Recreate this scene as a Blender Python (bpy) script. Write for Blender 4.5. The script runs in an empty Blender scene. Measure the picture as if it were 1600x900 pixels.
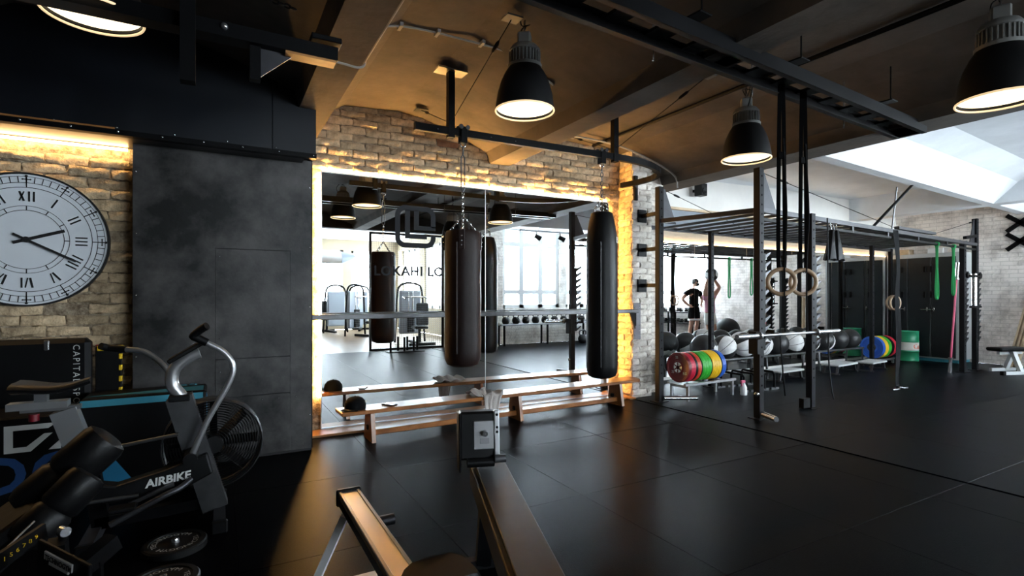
import bpy, bmesh, math, random
from mathutils import Vector, Matrix, Euler
random.seed(7)
PI = math.pi
SC = bpy.context.scene
COL = SC.collection

# ------------------------------------------------------------------ camera
YAW = math.atan(457.0 / 820.0)
cam_d = bpy.data.cameras.new('camera')
cam_d.sensor_width = 36.0
cam_d.lens = 36.0 * 820.0 / 1600.0
cam_d.shift_y = (461.0 - 450.0) / 1600.0
cam_d.clip_start = 0.05
cam_d.clip_end = 200
cam = bpy.data.objects.new('camera', cam_d)
COL.objects.link(cam)
cam.location = (0, 0, 1.3)
cam.rotation_euler = (PI / 2, 0, -YAW)
SC.camera = cam

# ------------------------------------------------------------------ daylight and exposure
world = bpy.data.worlds.new('overcast_sky')
SC.world = world
world.use_nodes = True
_bg = world.node_tree.nodes['Background']
_bg.inputs[0].default_value = (0.82, 0.91, 1.0, 1)
_bg.inputs[1].default_value = 50.0
SC.view_settings.view_transform = 'Standard'
SC.view_settings.look = 'None'
SC.view_settings.gamma = 1.0
SC.view_settings.use_curve_mapping = False
SC.view_settings.exposure = 0.0
SC.cycles.use_denoising = True
SC.cycles.max_bounces = 10
SC.cycles.diffuse_bounces = 5
SC.cycles.glossy_bounces = 6
SC.cycles.transparent_max_bounces = 16
SC.cycles.caustics_reflective = True
SC.cycles.sample_clamp_indirect = 60.0

def portal(loc, rot, sx, sy):
    l = bpy.data.lights.new('window_portal', 'AREA')
    l.shape = 'RECTANGLE'; l.size = sx; l.size_y = sy
    l.cycles.is_portal = True
    o = bpy.data.objects.new('window_portal', l)
    o.location = loc; o.rotation_euler = rot
    COL.objects.link(o)

# ------------------------------------------------------------------ materials
MATS = {}
def mat(name, col, rough=0.5, metal=0.0, var=0.0, vscale=8.0, bump=0.0, bscale=40.0, col2=None, emit=None, estr=0.0, spec=None,
        coat=0.0, obj_rand=0.0, coords='Object', rvar=0.0, contrast=(0.35, 0.65)):
    m = bpy.data.materials.new(name); m.use_nodes = True
    nt = m.node_tree; N = nt.nodes; L = nt.links
    b = N['Principled BSDF']
    b.inputs['Base Color'].default_value = (*col, 1)
    b.inputs['Roughness'].default_value = rough
    b.inputs['Metallic'].default_value = metal
    if spec is not None: b.inputs['Specular IOR Level'].default_value = spec
    if coat: b.inputs['Coat Weight'].default_value = coat; b.inputs['Coat Roughness'].default_value = 0.15
    if emit:
        b.inputs['Emission Color'].default_value = (*emit, 1); b.inputs['Emission Strength'].default_value = estr
    tc = None
    if var or bump or col2 or obj_rand or rvar:
        tc = N.new('ShaderNodeTexCoord')
    out = None
    if var or col2:
        n = N.new('ShaderNodeTexNoise'); n.inputs['Scale'].default_value = vscale; n.inputs['Detail'].default_value = 9; n.inputs['Roughness'].default_value = 0.62
        L.new(tc.outputs[coords], n.inputs['Vector'])
        r = N.new('ShaderNodeValToRGB')
        r.color_ramp.elements[0].position = contrast[0]; r.color_ramp.elements[1].position = contrast[1]
        c2 = col2 or tuple(max(0, c * (1 - var)) for c in col)
        c1 = col if col2 else tuple(min(1, c * (1 + var)) for c in col)
        r.color_ramp.elements[0].color = (*c2, 1); r.color_ramp.elements[1].color = (*c1, 1)
        L.new(n.outputs['Fac'], r.inputs['Fac'])
        out = r.outputs['Color']
        if rvar:
            mr = N.new('ShaderNodeMapRange'); mr.inputs[3].default_value = max(0.02, rough - rvar); mr.inputs[4].default_value = min(1, rough + rvar)
            L.new(n.outputs['Fac'], mr.inputs[0]); L.new(mr.outputs[0], b.inputs['Roughness'])
    if obj_rand:
        oi = N.new('ShaderNodeObjectInfo')
        hs = N.new('ShaderNodeHueSaturation')
        mr = N.new('ShaderNodeMapRange'); mr.inputs[3].default_value = 1 - obj_rand; mr.inputs[4].default_value = 1 + obj_rand
        L.new(oi.outputs['Random'], mr.inputs[0]); L.new(mr.outputs[0], hs.inputs['Value'])
        if out: L.new(out, hs.inputs['Color'])
        else: hs.inputs['Color'].default_value = (*col, 1)
        out = hs.outputs['Color']
    if out: L.new(out, b.inputs['Base Color'])
    if bump:
        n2 = N.new('ShaderNodeTexNoise'); n2.inputs['Scale'].default_value = bscale; n2.inputs['Detail'].default_value = 5
        L.new(tc.outputs[coords], n2.inputs['Vector'])
        bp = N.new('ShaderNodeBump'); bp.inputs['Strength'].default_value = bump; bp.inputs['Distance'].default_value = 0.02
        L.new(n2.outputs['Fac'], bp.inputs['Height']); L.new(bp.outputs['Normal'], b.inputs['Normal'])
    MATS[name] = m
    return m

def glass_mat():
    m = bpy.data.materials.new('window_glass'); m.use_nodes = True
    nt = m.node_tree; nt.nodes.clear()
    o = nt.nodes.new('ShaderNodeOutputMaterial'); mx = nt.nodes.new('ShaderNodeMixShader')
    t = nt.nodes.new('ShaderNodeBsdfTransparent'); g = nt.nodes.new('ShaderNodeBsdfGlossy'); g.inputs['Roughness'].default_value = 0.02
    t.inputs[0].default_value = (0.95, 0.97, 0.97, 1)
    mx.inputs[0].default_value = 0.05
    nt.links.new(t.outputs[0], mx.inputs[1]); nt.links.new(g.outputs[0], mx.inputs[2]); nt.links.new(mx.outputs[0], o.inputs[0])
    MATS['glass'] = m
glass_mat()

def brickwall_mat(name, c1, c2, mortar, scale=1.0, bumps=0.5):
    m = bpy.data.materials.new(name); m.use_nodes = True
    nt = m.node_tree; N = nt.nodes; L = nt.links; b = N['Principled BSDF']
    tc = N.new('ShaderNodeTexCoord'); mp = N.new('ShaderNodeMapping')
    mp.inputs['Rotation'].default_value = (PI / 2, 0, PI / 2) if 'right' in name else (PI / 2, 0, 0)
    L.new(tc.outputs['Object'], mp.inputs['Vector'])
    # brick pattern in the wall's own plane: combine (y or x, z)
    sp = N.new('ShaderNodeSeparateXYZ'); cb = N.new('ShaderNodeCombineXYZ')
    L.new(tc.outputs['Object'], sp.inputs[0])
    L.new(sp.outputs['Y' if 'right' in name else 'X'], cb.inputs['X']); L.new(sp.outputs['Z'], cb.inputs['Y'])
    br = N.new('ShaderNodeTexBrick'); br.inputs['Scale'].default_value = 1.0
    br.inputs['Brick Width'].default_value = 0.25; br.inputs['Row Height'].default_value = 0.077; br.inputs['Mortar Size'].default_value = 0.008
    br.inputs['Mortar Smooth'].default_value = 0.4
    br.inputs['Color1'].default_value = (*c1, 1); br.inputs['Color2'].default_value = (*c2, 1); br.inputs['Mortar'].default_value = (*mortar, 1)
    L.new(cb.outputs[0], br.inputs['Vector'])
    n = N.new('ShaderNodeTexNoise'); n.inputs['Scale'].default_value = 3.5; n.inputs['Detail'].default_value = 9; n.inputs['Roughness'].default_value = 0.7
    L.new(tc.outputs['Object'], n.inputs['Vector'])
    r = N.new('ShaderNodeValToRGB'); r.color_ramp.elements[0].position = 0.38; r.color_ramp.elements[0].color = (0.22, 0.17, 0.13, 1)
    r.color_ramp.elements[1].position = 0.56; r.color_ramp.elements[1].color = (1, 1, 1, 1)
    L.new(n.outputs['Fac'], r.inputs[0])
    mx = N.new('ShaderNodeMix'); mx.data_type = 'RGBA'; mx.blend_type = 'MULTIPLY'; mx.inputs[0].default_value = 0.45
    L.new(br.outputs['Color'], mx.inputs[6]); L.new(r.outputs[0], mx.inputs[7]); L.new(mx.outputs[2], b.inputs['Base Color'])
    n3 = N.new('ShaderNodeTexNoise'); n3.inputs['Scale'].default_value = 25; n3.inputs['Detail'].default_value = 6
    L.new(tc.outputs['Object'], n3.inputs['Vector'])
    ad = N.new('ShaderNodeMath'); ad.operation = 'MULTIPLY_ADD'; ad.inputs[1].default_value = -0.8
    L.new(br.outputs['Fac'], ad.inputs[0]); L.new(n3.outputs['Fac'], ad.inputs[2])
    bp = N.new('ShaderNodeBump'); bp.inputs['Strength'].default_value = bumps; bp.inputs['Distance'].default_value = 0.02
    L.new(ad.outputs[0], bp.inputs['Height']); L.new(bp.outputs['Normal'], b.inputs['Normal'])
    b.inputs['Roughness'].default_value = 0.8
    MATS[name] = m

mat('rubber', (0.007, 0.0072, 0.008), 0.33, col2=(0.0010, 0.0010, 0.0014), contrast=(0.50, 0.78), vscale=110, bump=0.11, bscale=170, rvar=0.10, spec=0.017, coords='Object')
mat('rubber_bay', (0.0018, 0.0026, 0.0040), 0.34, var=0.35, vscale=90, bump=0.06, bscale=200, rvar=0.08, spec=0.03)  # blue of the reflected sky is mixed into this base colour
mat('seam', (0.0012, 0.0012, 0.0012), 0.9, spec=0.02)
mat('plate_steel', (0.11, 0.105, 0.115), 0.5, metal=0.4, var=0.2, vscale=9)
mat('wood_floor', (0.13, 0.085, 0.045), 0.30, var=0.2, vscale=3)
mat('concrete', (0.094, 0.077, 0.064), 0.85, col2=(0.046, 0.038, 0.032), vscale=1.6, bump=0.25, bscale=14)
mat('concrete_dark', (0.012, 0.012, 0.013), 0.8, var=0.3, vscale=2)
mat('ceiling_white', (0.74, 0.76, 0.79), 0.8, var=0.06, vscale=2, bump=0.12, bscale=14)
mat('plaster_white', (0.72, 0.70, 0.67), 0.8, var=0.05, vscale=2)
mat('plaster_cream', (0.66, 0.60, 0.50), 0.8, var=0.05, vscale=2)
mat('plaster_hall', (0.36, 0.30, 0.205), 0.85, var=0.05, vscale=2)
mat('brick_cream', (0.66, 0.50, 0.315), 0.85, col2=(0.25, 0.17, 0.10), vscale=13, bump=1.0, bscale=22, obj_rand=0.30, contrast=(0.30, 0.60))
mat('brick_pale', (0.78, 0.72, 0.65), 0.85, col2=(0.44, 0.37, 0.30), vscale=13, bump=1.0, bscale=24, obj_rand=0.16, contrast=(0.28, 0.55))
mat('brick_red', (0.26, 0.13, 0.07), 0.85, var=0.3, vscale=12, bump=0.5)
mat('mortar', (0.46, 0.37, 0.26), 0.9, col2=(0.14, 0.095, 0.058), vscale=16, bump=1.0, bscale=30)
mat('mortar_pale', (0.66, 0.60, 0.54), 0.9, col2=(0.32, 0.26, 0.21), vscale=16, bump=1.0, bscale=30)
brickwall_mat('brick_paint_right', (0.93, 0.86, 0.80), (0.86, 0.79, 0.74), (0.72, 0.66, 0.61))
brickwall_mat('brick_paint_window', (0.85, 0.82, 0.76), (0.8, 0.77, 0.72), (0.7, 0.68, 0.64))
mat('steel_patina', (0.088, 0.082, 0.080), 0.46, metal=0.4, col2=(0.006, 0.006, 0.0065), vscale=2.4, rvar=0.18, bump=0.06, bscale=30, contrast=(0.38, 0.70))
mat('steel_blue', (0.005, 0.007, 0.012), 0.40, metal=0.2, col2=(0.0025, 0.003, 0.005), vscale=1.5)
mat('black_metal', (0.0025, 0.0025, 0.003), 0.45, spec=0.12)
mat('rig_black', (0.009, 0.009, 0.0105), 0.5, spec=0.12)
mat('track_black', (0.006, 0.006, 0.007), 0.4, metal=0.3, spec=0.25)
mat('badge', (0.55, 0.55, 0.54), 0.4, metal=0.2)
mat('gunmetal', (0.05, 0.05, 0.056), 0.42, metal=0.6, var=0.15, vscale=5)
mat('rail_steel', (0.09, 0.09, 0.095), 0.36, metal=0.7, var=0.2, vscale=6)
mat('grey_steel', (0.30, 0.30, 0.31), 0.35, metal=0.8)
mat('chrome', (0.55, 0.55, 0.56), 0.18, metal=0.9)
mat('silver', (0.42, 0.42, 0.43), 0.32, metal=0.75)
mat('alu', (0.62, 0.62, 0.63), 0.3, metal=0.9)
mat('white_paint', (0.75, 0.75, 0.75), 0.45)
mat('mirror', (0.90, 0.92, 0.92), 0.0, metal=1.0)
mat('decal', (0.016, 0.017, 0.020), 0.6, spec=0.2)
mat('leather_black', (0.004, 0.004, 0.0045), 0.42, bump=0.25, bscale=7, spec=0.22)
mat('leather_brown', (0.011, 0.0045, 0.0035), 0.5, bump=0.3, bscale=7, var=0.3, vscale=5, spec=0.2)
mat('pad_black', (0.0035, 0.0035, 0.004), 0.5, spec=0.18)
mat('plastic_black', (0.004, 0.004, 0.0045), 0.4, spec=0.25)
mat('bench_wood', (0.33, 0.125, 0.035), 0.28, col2=(0.17, 0.06, 0.016), vscale=4, coat=0.3)
mat('plank_wood', (0.42, 0.19, 0.06), 0.45, col2=(0.26, 0.11, 0.03), vscale=5)
mat('ring_wood', (0.38, 0.25, 0.15), 0.4, var=0.2, vscale=12)
mat('pale_wood', (0.55, 0.42, 0.27), 0.5, var=0.2, vscale=6)
mat('led_warm', (1, 0.8, 0.5), 0.5, emit=(1.0, 0.54, 0.155), estr=310.0)
mat('led_side', (1, 0.8, 0.5), 0.5, emit=(1.0, 0.54, 0.155), estr=130.0)
mat('led_soft', (1, 0.8, 0.5), 0.5, emit=(1.0, 0.62, 0.25), estr=25.0)
mat('led_niche', (1, 0.8, 0.5), 0.5, emit=(1.0, 0.62, 0.25), estr=50.0)
mat('lamp_black', (0.004, 0.004, 0.0045), 0.55, spec=0.2)
mat('lamp_grey', (0.20, 0.20, 0.195), 0.45, metal=0.4)
mat('lamp_rim', (0.75, 0.62, 0.42), 0.5, emit=(1.0, 0.72, 0.40), estr=0.8)
mat('lamp_glow', (1, 0.9, 0.7), 0.5, emit=(1.0, 0.84, 0.56), estr=2.2)
mat('clock_face', (0.76, 0.79, 0.83), 0.5)
mat('ink', (0.012, 0.012, 0.013), 0.5)
mat('locker_black', (0.007, 0.010, 0.012), 0.42, spec=0.3)
mat('frame_grey', (0.45, 0.46, 0.46), 0.5)
mat('window_white', (0.70, 0.72, 0.73), 0.5)
mat('red_plate', (0.55, 0.015, 0.045), 0.45)
mat('dark_red', (0.16, 0.006, 0.014), 0.42)
mat('orange_red', (0.62, 0.06, 0.02), 0.45)
mat('green_plate', (0.035, 0.42, 0.035), 0.45)
mat('yellow_plate', (0.80, 0.47, 0.01), 0.45)
mat('blue_plate', (0.015, 0.10, 0.48), 0.45)
mat('black_plate', (0.006, 0.006, 0.006), 0.45, spec=0.25)
mat('band_green', (0.02, 0.36, 0.10), 0.55)
mat('band_pink', (0.70, 0.12, 0.22), 0.5)
mat('drum_green', (0.02, 0.28, 0.13), 0.4)
mat('drum_white', (0.75, 0.72, 0.66), 0.5)
mat('logo_red', (0.65, 0.07, 0.02), 0.5)
mat('ball_white', (0.62, 0.61, 0.60), 0.5, var=0.1, vscale=20)
mat('ball_black', (0.016, 0.016, 0.017), 0.45)
mat('yellow', (0.80, 0.50, 0.01), 0.6)
mat('blue_print', (0.02, 0.22, 0.42), 0.6)
mat('blue_dark', (0.012, 0.06, 0.20), 0.6)
mat('cyan_print', (0.03, 0.22, 0.30), 0.6)
mat('white_print', (0.62, 0.62, 0.60), 0.6)
mat('towel', (0.42, 0.38, 0.35), 0.95, bump=0.5, bscale=150)
mat('skin', (0.50, 0.27, 0.19), 0.55)
mat('hair', (0.02, 0.014, 0.010), 0.6)
mat('cloth_black', (0.0025, 0.0027, 0.0034), 0.85, spec=0.15)
mat('cloth_pink', (0.60, 0.27, 0.36), 0.8)
mat('cloth_white', (0.68, 0.66, 0.62), 0.8)
mat('duct', (0.6, 0.6, 0.6), 0.4, metal=0.6)
mat('machine_grey', (0.20, 0.23, 0.27), 0.45)
mat('cable_grey', (0.30, 0.28, 0.26), 0.6)
mat('eye_white', (0.7, 0.7, 0.7), 0.3)

MATS['rubber_bay'].node_tree.nodes['Principled BSDF'].inputs['Specular Tint'].default_value = (0.40, 0.66, 1.0, 1)  # blue tint paints the sky's reflection into the floor sheen
MATS['rubber'].node_tree.nodes['Principled BSDF'].inputs['Specular Tint'].default_value = (0.52, 0.76, 1.0, 1)  # sky blue put into the sheen colour, also muting the gold LED reflection
# ------------------------------------------------------------------ mesh building
class B:
    """collects shapes into one mesh"""
    def __init__(s): s.v = []; s.f = []; s.sm = []
    def add(s, vs, fs, smooth=False, M=None):
        k = len(s.v)
        for p in vs:
            s.v.append(tuple(M @ Vector(p)) if M is not None else tuple(p))
        for f in fs: s.f.append([i + k for i in f]); s.sm.append(smooth)
        return s
    def box(s, x0, x1, y0, y1, z0, z1, M=None):
        vs = [(x0, y0, z0), (x1, y0, z0), (x1, y1, z0), (x0, y1, z0), (x0, y0, z1), (x1, y0, z1), (x1, y1, z1), (x0, y1, z1)]
        return s.add(vs, [(0, 3, 2, 1), (4, 5, 6, 7), (0, 1, 5, 4), (1, 2, 6, 5), (2, 3, 7, 6), (3, 0, 4, 7)], False, M)
    def cbox(s, x0, x1, y0, y1, z0, z1, c=0.005, M=None):
        # box with chamfered edges
        cx, cy, cz = (x0 + x1) / 2, (y0 + y1) / 2, (z0 + z1) / 2
        hx, hy, hz = (x1 - x0) / 2, (y1 - y0) / 2, (z1 - z0) / 2
        c = min(c, hx * .9, hy * .9, hz * .9)
        vs = []; idx = {}
        for sx in (-1, 1):
            for sy in (-1, 1):
                for sz in (-1, 1):
                    idx[(sx, sy, sz)] = len(vs)
                    vs.append((cx + sx * hx, cy + sy * (hy - c), cz + sz * (hz - c)))
                    vs.append((cx + sx * (hx - c), cy + sy * hy, cz + sz * (hz - c)))
                    vs.append((cx + sx * (hx - c), cy + sy * (hy - c), cz + sz * hz))
        I = lambda a, b, d, k: idx[(a, b, d)] + k
        fs = []
        for q in (-1, 1):
            fs.append([I(q, -1, -1, 0), I(q, 1, -1, 0), I(q, 1, 1, 0), I(q, -1, 1, 0)][::q])
            fs.append([I(-1, q, -1, 1), I(-1, q, 1, 1), I(1, q, 1, 1), I(1, q, -1, 1)][::q])
            fs.append([I(-1, -1, q, 2), I(1, -1, q, 2), I(1, 1, q, 2), I(-1, 1, q, 2)][::q])
        for a in (-1, 1):
            for b in (-1, 1):
                fs.append([I(a, b, -1, 0), I(a, b, -1, 1), I(a, b, 1, 1), I(a, b, 1, 0)][::a * b])
                fs.append([I(a, -1, b, 0), I(a, 1, b, 0), I(a, 1, b, 2), I(a, -1, b, 2)][::a * b])
                fs.append([I(-1, a, b, 1), I(-1, a, b, 2), I(1, a, b, 2), I(1, a, b, 1)][::a * b])
                for d in (-1, 1):
                    fs.append([I(a, b, d, 0), I(a, b, d, 1), I(a, b, d, 2)][::a * b * d])
        return s.add(vs, fs, False, M)
    def bar(s, p, q, w, h=None, up=(0, 0, 1)):
        # rectangular bar from p to q
        p, q = Vector(p), Vector(q); h = h or w
        d = (q - p).normalized(); u = Vector(up)
        if abs(d.dot(u)) > 0.98: u = Vector((0, 1, 0))
        a = d.cross(u).normalized(); b = a.cross(d).normalized()
        vs = []
        for e in (p, q):
            for i, j in ((-1, -1), (1, -1), (1, 1), (-1, 1)): vs.append(e + a * (i * w / 2) + b * (j * h / 2))
        return s.add(vs, [(0, 1, 2, 3), (7, 6, 5, 4), (0, 4, 5, 1), (1, 5, 6, 2), (2, 6, 7, 3), (3, 7, 4, 0)])
    def tube(s, pts, r, n=10, caps=True, closed=False):
        pts = [Vector(p) for p in pts]; m = len(pts)
        rs = r if isinstance(r, (list, tuple)) else [r] * m
        d0 = (pts[1] - pts[0]).normalized()
        u = Vector((0, 0, 1)) if abs(d0.z) < 0.9 else Vector((1, 0, 0))
        vs = []; a = d0.cross(u).normalized()
        for i, p in enumerate(pts):
            if closed: d = (pts[(i + 1) % m] - pts[i - 1]).normalized()
            else: d = (pts[min(i + 1, m - 1)] - pts[max(i - 1, 0)]).normalized()
            a = (a - d * a.dot(d)).normalized(); b = d.cross(a)
            for k in range(n):
                t = 2 * PI * k / n; vs.append(p + (a * math.cos(t) + b * math.sin(t)) * rs[i])
        fs = []
        for i in range(m if closed else m - 1):
            j = (i + 1) % m
            for k in range(n):
                fs.append((i * n + k, i * n + (k + 1) % n, j * n + (k + 1) % n, j * n + k))
        s.add(vs, fs, True)
        if caps and not closed:
            base = len(s.v) - len(vs)
            s.f.append([base + k for k in range(n)][::-1]); s.sm.append(False)
            s.f.append([base + (m - 1) * n + k for k in range(n)]); s.sm.append(False)
        return s
    def cyl(s, p, q, r, r2=None, n=20): return s.tube([p, q], [r, r if r2 is None else r2], n)
    def lathe(s, prof, n=28, M=None, ang=(0, 2 * PI)):
        full = abs(ang[1] - ang[0] - 2 * PI) < 1e-6
        k = n if full else n + 1; vs = []
        for (r, z) in prof:
            for i in range(k):
                t = ang[0] + (ang[1] - ang[0]) * i / n; vs.append((r * math.cos(t), r * math.sin(t), z))
        fs = []
        for j in range(len(prof) - 1):
            for i in range(n):
                i2 = (i + 1) % k
                fs.append((j * k + i, j * k + i2, (j + 1) * k + i2, (j + 1) * k + i))
        return s.add(vs, fs, True, M)
    def prism(s, poly, t, M=None):
        # poly in XZ plane, extruded along Y from 0 to t
        n = len(poly)
        vs = [(x, 0, z) for x, z in poly] + [(x, t, z) for x, z in poly]
        fs = [tuple(range(n)), tuple(range(2 * n - 1, n - 1, -1))]
        for i in range(n): j = (i + 1) % n; fs.append((i, i + n, j + n, j))
        return s.add(vs, fs, False, M)
    def ball(s, c, r, n=16, m=10, M=None, sc=(1, 1, 1)):
        vs = []; fs = []
        for j in range(m + 1):
            ph = PI * j / m
            for i in range(n):
                t = 2 * PI * i / n
                vs.append((c[0] + r * sc[0] * math.sin(ph) * math.cos(t), c[1] + r * sc[1] * math.sin(ph) * math.sin(t), c[2] + r * sc[2] * math.cos(ph)))
        for j in range(m):
            for i in range(n): fs.append((j * n + i, (j + 1) * n + i, (j + 1) * n + (i + 1) % n, j * n + (i + 1) % n))
        return s.add(vs, fs, True, M)
    def torus(s, c, R, r, axis=(0, 1, 0), n=32, m=10):
        ax = Vector(axis).normalized(); u = ax.orthogonal().normalized(); w = ax.cross(u); c = Vector(c)
        return s.tube([c + u * (R * math.cos(2 * PI * i / n)) + w * (R * math.sin(2 * PI * i / n)) for i in range(n)], r, m, closed=True)
    def chain(s, p, q, link=0.035, r=0.004, w=0.010):
        p, q = Vector(p), Vector(q); d = q - p; n = max(2, int(d.length / (link * 0.78))); d.normalize()
        a = d.orthogonal().normalized(); b = d.cross(a); step = (q - p).length / n
        for i in range(n):
            c = p + d * (step * (i + .5)); u = a if i % 2 else b
            pts = []
            for k in range(8):
                t = 2 * PI * k / 8
                pts.append(c + d * (link / 2 * math.cos(t)) + u * (w * math.sin(t)))
            s.tube(pts, r, 5, closed=True)
        return s
    def build(s, name, m, parent=None, world=False, bevel=0.0, sub=0, smooth_angle=0.7):
        me = bpy.data.meshes.new(name)
        me.from_pydata(s.v, [], s.f); 
        if isinstance(m, str): m = MATS[m]
        me.materials.append(m)
        bm = bmesh.new(); bm.from_mesh(me); bmesh.ops.recalc_face_normals(bm, faces=bm.faces[:]); bm.to_mesh(me); bm.free()
        if any(s.sm):
            me.polygons.foreach_set('use_smooth', [True] * len(me.polygons)); me.set_sharp_from_angle(angle=smooth_angle)
        me.update()
        o = bpy.data.objects.new(name, me); COL.objects.link(o)
        if parent:
            o.parent = parent
            if world: o.matrix_parent_inverse = Matrix.LocRotScale(parent.location, parent.rotation_euler, parent.scale).inverted()
        if bevel:
            md = o.modifiers.new('bevel', 'BEVEL'); md.width = bevel; md.segments = 2; md.limit_method = 'ANGLE'
        if sub:
            md = o.modifiers.new('sub', 'SUBSURF'); md.levels = sub; md.render_levels = sub
        return o

def tag(o, label, cat=None, group=None, kind=None):
    o['label'] = label
    if cat: o['category'] = cat
    if group: o['group'] = group
    if kind: o['kind'] = kind
    return o
def thing(name, label, cat, loc=(0, 0, 0), rotz=0, group=None, kind=None):
    o = bpy.data.objects.new(name, None); COL.objects.link(o); o.empty_display_size = 0.1
    o.location = loc; o.rotation_euler = (0, 0, rotz)
    return tag(o, label, cat, group, kind)
def struct(name, b, m, label, cat, world=False):
    return tag(b.build(name, m), label, cat, kind='structure')
def copy_tree(o, parent=None):
    c = o.copy(); COL.objects.link(c)
    if parent is not None: c.parent = parent; c.matrix_parent_inverse = o.matrix_parent_inverse.copy()
    for ch in list(o.children): copy_tree(ch, c)
    return c
def dup(o, loc, rotz=0, label=None):
    c = copy_tree(o); c.location = loc; c.rotation_euler = (0, 0, rotz)
    if label: c['label'] = label
    return c
def text(name, s, size, m, parent, loc, rot, depth=0.0006, spacing=1.0, sx=1.0, align='LEFT', shear=0.0, bold=0.0):
    cu = bpy.data.curves.new(name, 'FONT'); cu.body = s; cu.size = size; cu.extrude = depth; cu.space_character = spacing
    cu.align_x = align; cu.shear = shear; cu.offset = bold; cu.resolution_u = 3
    cu.materials.append(MATS[m])
    t = bpy.data.objects.new(name + '_curve', cu); COL.objects.link(t)
    dg = bpy.context.evaluated_depsgraph_get(); dg.update()
    me = bpy.data.meshes.new_from_object(t.evaluated_get(dg)); me.name = name
    bpy.data.objects.remove(t); bpy.data.curves.remove(cu)
    o = bpy.data.objects.new(name, me); COL.objects.link(o)
    o['kind'] = 'stuff'
    o.location = loc; o.rotation_euler = rot; o.scale = (sx, 1, 1)
    if parent: o.parent = parent
    return o
def arc(c, r, a0, a1, n, u=(1, 0, 0), w=(0, 0, 1)):
    c, u, w = Vector(c), Vector(u), Vector(w)
    return [c + u * (r * math.cos(a0 + (a1 - a0) * i / n)) + w * (r * math.sin(a0 + (a1 - a0) * i / n)) for i in range(n + 1)]
def smooth_path(pts, n=6):
    # Catmull-Rom through the points
    P = [Vector(p) for p in pts]; P = [P[0] * 2 - P[1]] + P + [P[-1] * 2 - P[-2]]; out = []
    for i in range(1, len(P) - 2):
        for k in range(n):
            t = k / n
            out.append(0.5 * ((2 * P[i]) + (P[i + 1] - P[i - 1]) * t + (2 * P[i - 1] - 5 * P[i] + 4 * P[i + 1] - P[i + 2]) * t * t + (-P[i - 1] + 3 * P[i] - 3 * P[i + 1] + P[i + 2]) * t ** 3))
    out.append(P[-2]); return out
# ================================================================== THE ROOM
XR = 12.75; YW = -1.65; YM = 5.25; YA = 5.80

# ---- floor: seam bed and rubber tiles
floor = struct('floor', B().box(-3.2, 12.75, YW, 6.0, -0.10, -0.010), 'seam', 'black rubber tile floor with fine seams', 'floor')
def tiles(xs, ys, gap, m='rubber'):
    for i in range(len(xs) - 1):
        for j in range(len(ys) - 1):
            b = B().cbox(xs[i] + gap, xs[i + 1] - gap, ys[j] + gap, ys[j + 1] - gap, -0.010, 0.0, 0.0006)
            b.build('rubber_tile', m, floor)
ysl = [YW, -0.60, 0.52, 1.64, 2.76, 3.88, 5.0, 5.86]
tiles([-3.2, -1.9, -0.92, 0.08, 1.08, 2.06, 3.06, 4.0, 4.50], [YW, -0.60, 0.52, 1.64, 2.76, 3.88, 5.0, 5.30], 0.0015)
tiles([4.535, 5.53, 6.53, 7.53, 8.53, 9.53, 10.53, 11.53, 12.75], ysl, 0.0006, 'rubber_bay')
struct('floor_hall', B().box(-2.5, 6.2, -10.0, YW, -0.10, -0.004), 'wood_floor', 'pale wooden floor of the adjoining training hall', 'floor')

# ---- brick pieces
def brick_mesh(seed, L, Hh, D):
    rnd = random.Random(seed); bm = bmesh.new(); nx, nz = 5, 3; j = 0.009
    grid = []
    for k in range(nz + 1):
        row = []
        for i in range(nx + 1):
            ex = (i in (0, nx)); ez = (k in (0, nz))
            d = D * (0.55 if (ex or ez) else 1.0) + rnd.uniform(-j, j) * 0.7
            if ex and ez: d = D * 0.25
            row.append(bm.verts.new((-L / 2 + L * i / nx + rnd.uniform(-j, j) * (0.6 if ex else 1), -d, -Hh / 2 + Hh * k / nz + rnd.uniform(-j, j) * 0.7)))
        grid.append(row)
    back = [bm.verts.new((sx * L / 2, 0.01, sz * Hh / 2)) for sx, sz in ((-1, -1), (1, -1), (1, 1), (-1, 1))]
    for k in range(nz):
        for i in range(nx): bm.faces.new((grid[k][i], grid[k][i + 1], grid[k + 1][i + 1], grid[k + 1][i]))
    bm.faces.new([back[0]] + [back[1]] + grid[0][::-1])
    bm.faces.new([back[2], back[3]] + grid[nz])
    bm.faces.new([back[3], back[0]] + [grid[k][0] for k in range(nz + 1)])
    bm.faces.new([back[1], back[2]] + [grid[k][nx] for k in range(nz, -1, -1)])
    bmesh.ops.recalc_face_normals(bm, faces=bm.faces[:])
    me = bpy.data.meshes.new('brick'); bm.to_mesh(me); bm.free()
    me.polygons.foreach_set('use_smooth', [True] * len(me.polygons)); me.set_sharp_from_angle(angle=0.9)
    return me
BL, BH, BP = 0.236, 0.064, 0.077
def brick_set(m):
    out = []
    for k in range(6):
        me = brick_mesh(k, BL, BH, 0.016); me.materials.append(MATS[m]); out.append(me)
    half = []
    for k in range(4):
        me = brick_mesh(20 + k, BL * 0.48, BH, 0.016); me.materials.append(MATS[m]); half.append(me)
    return out, half
SETS = {m: brick_set(m) for m in ('brick_cream', 'brick_pale', 'brick_red')}
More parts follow.
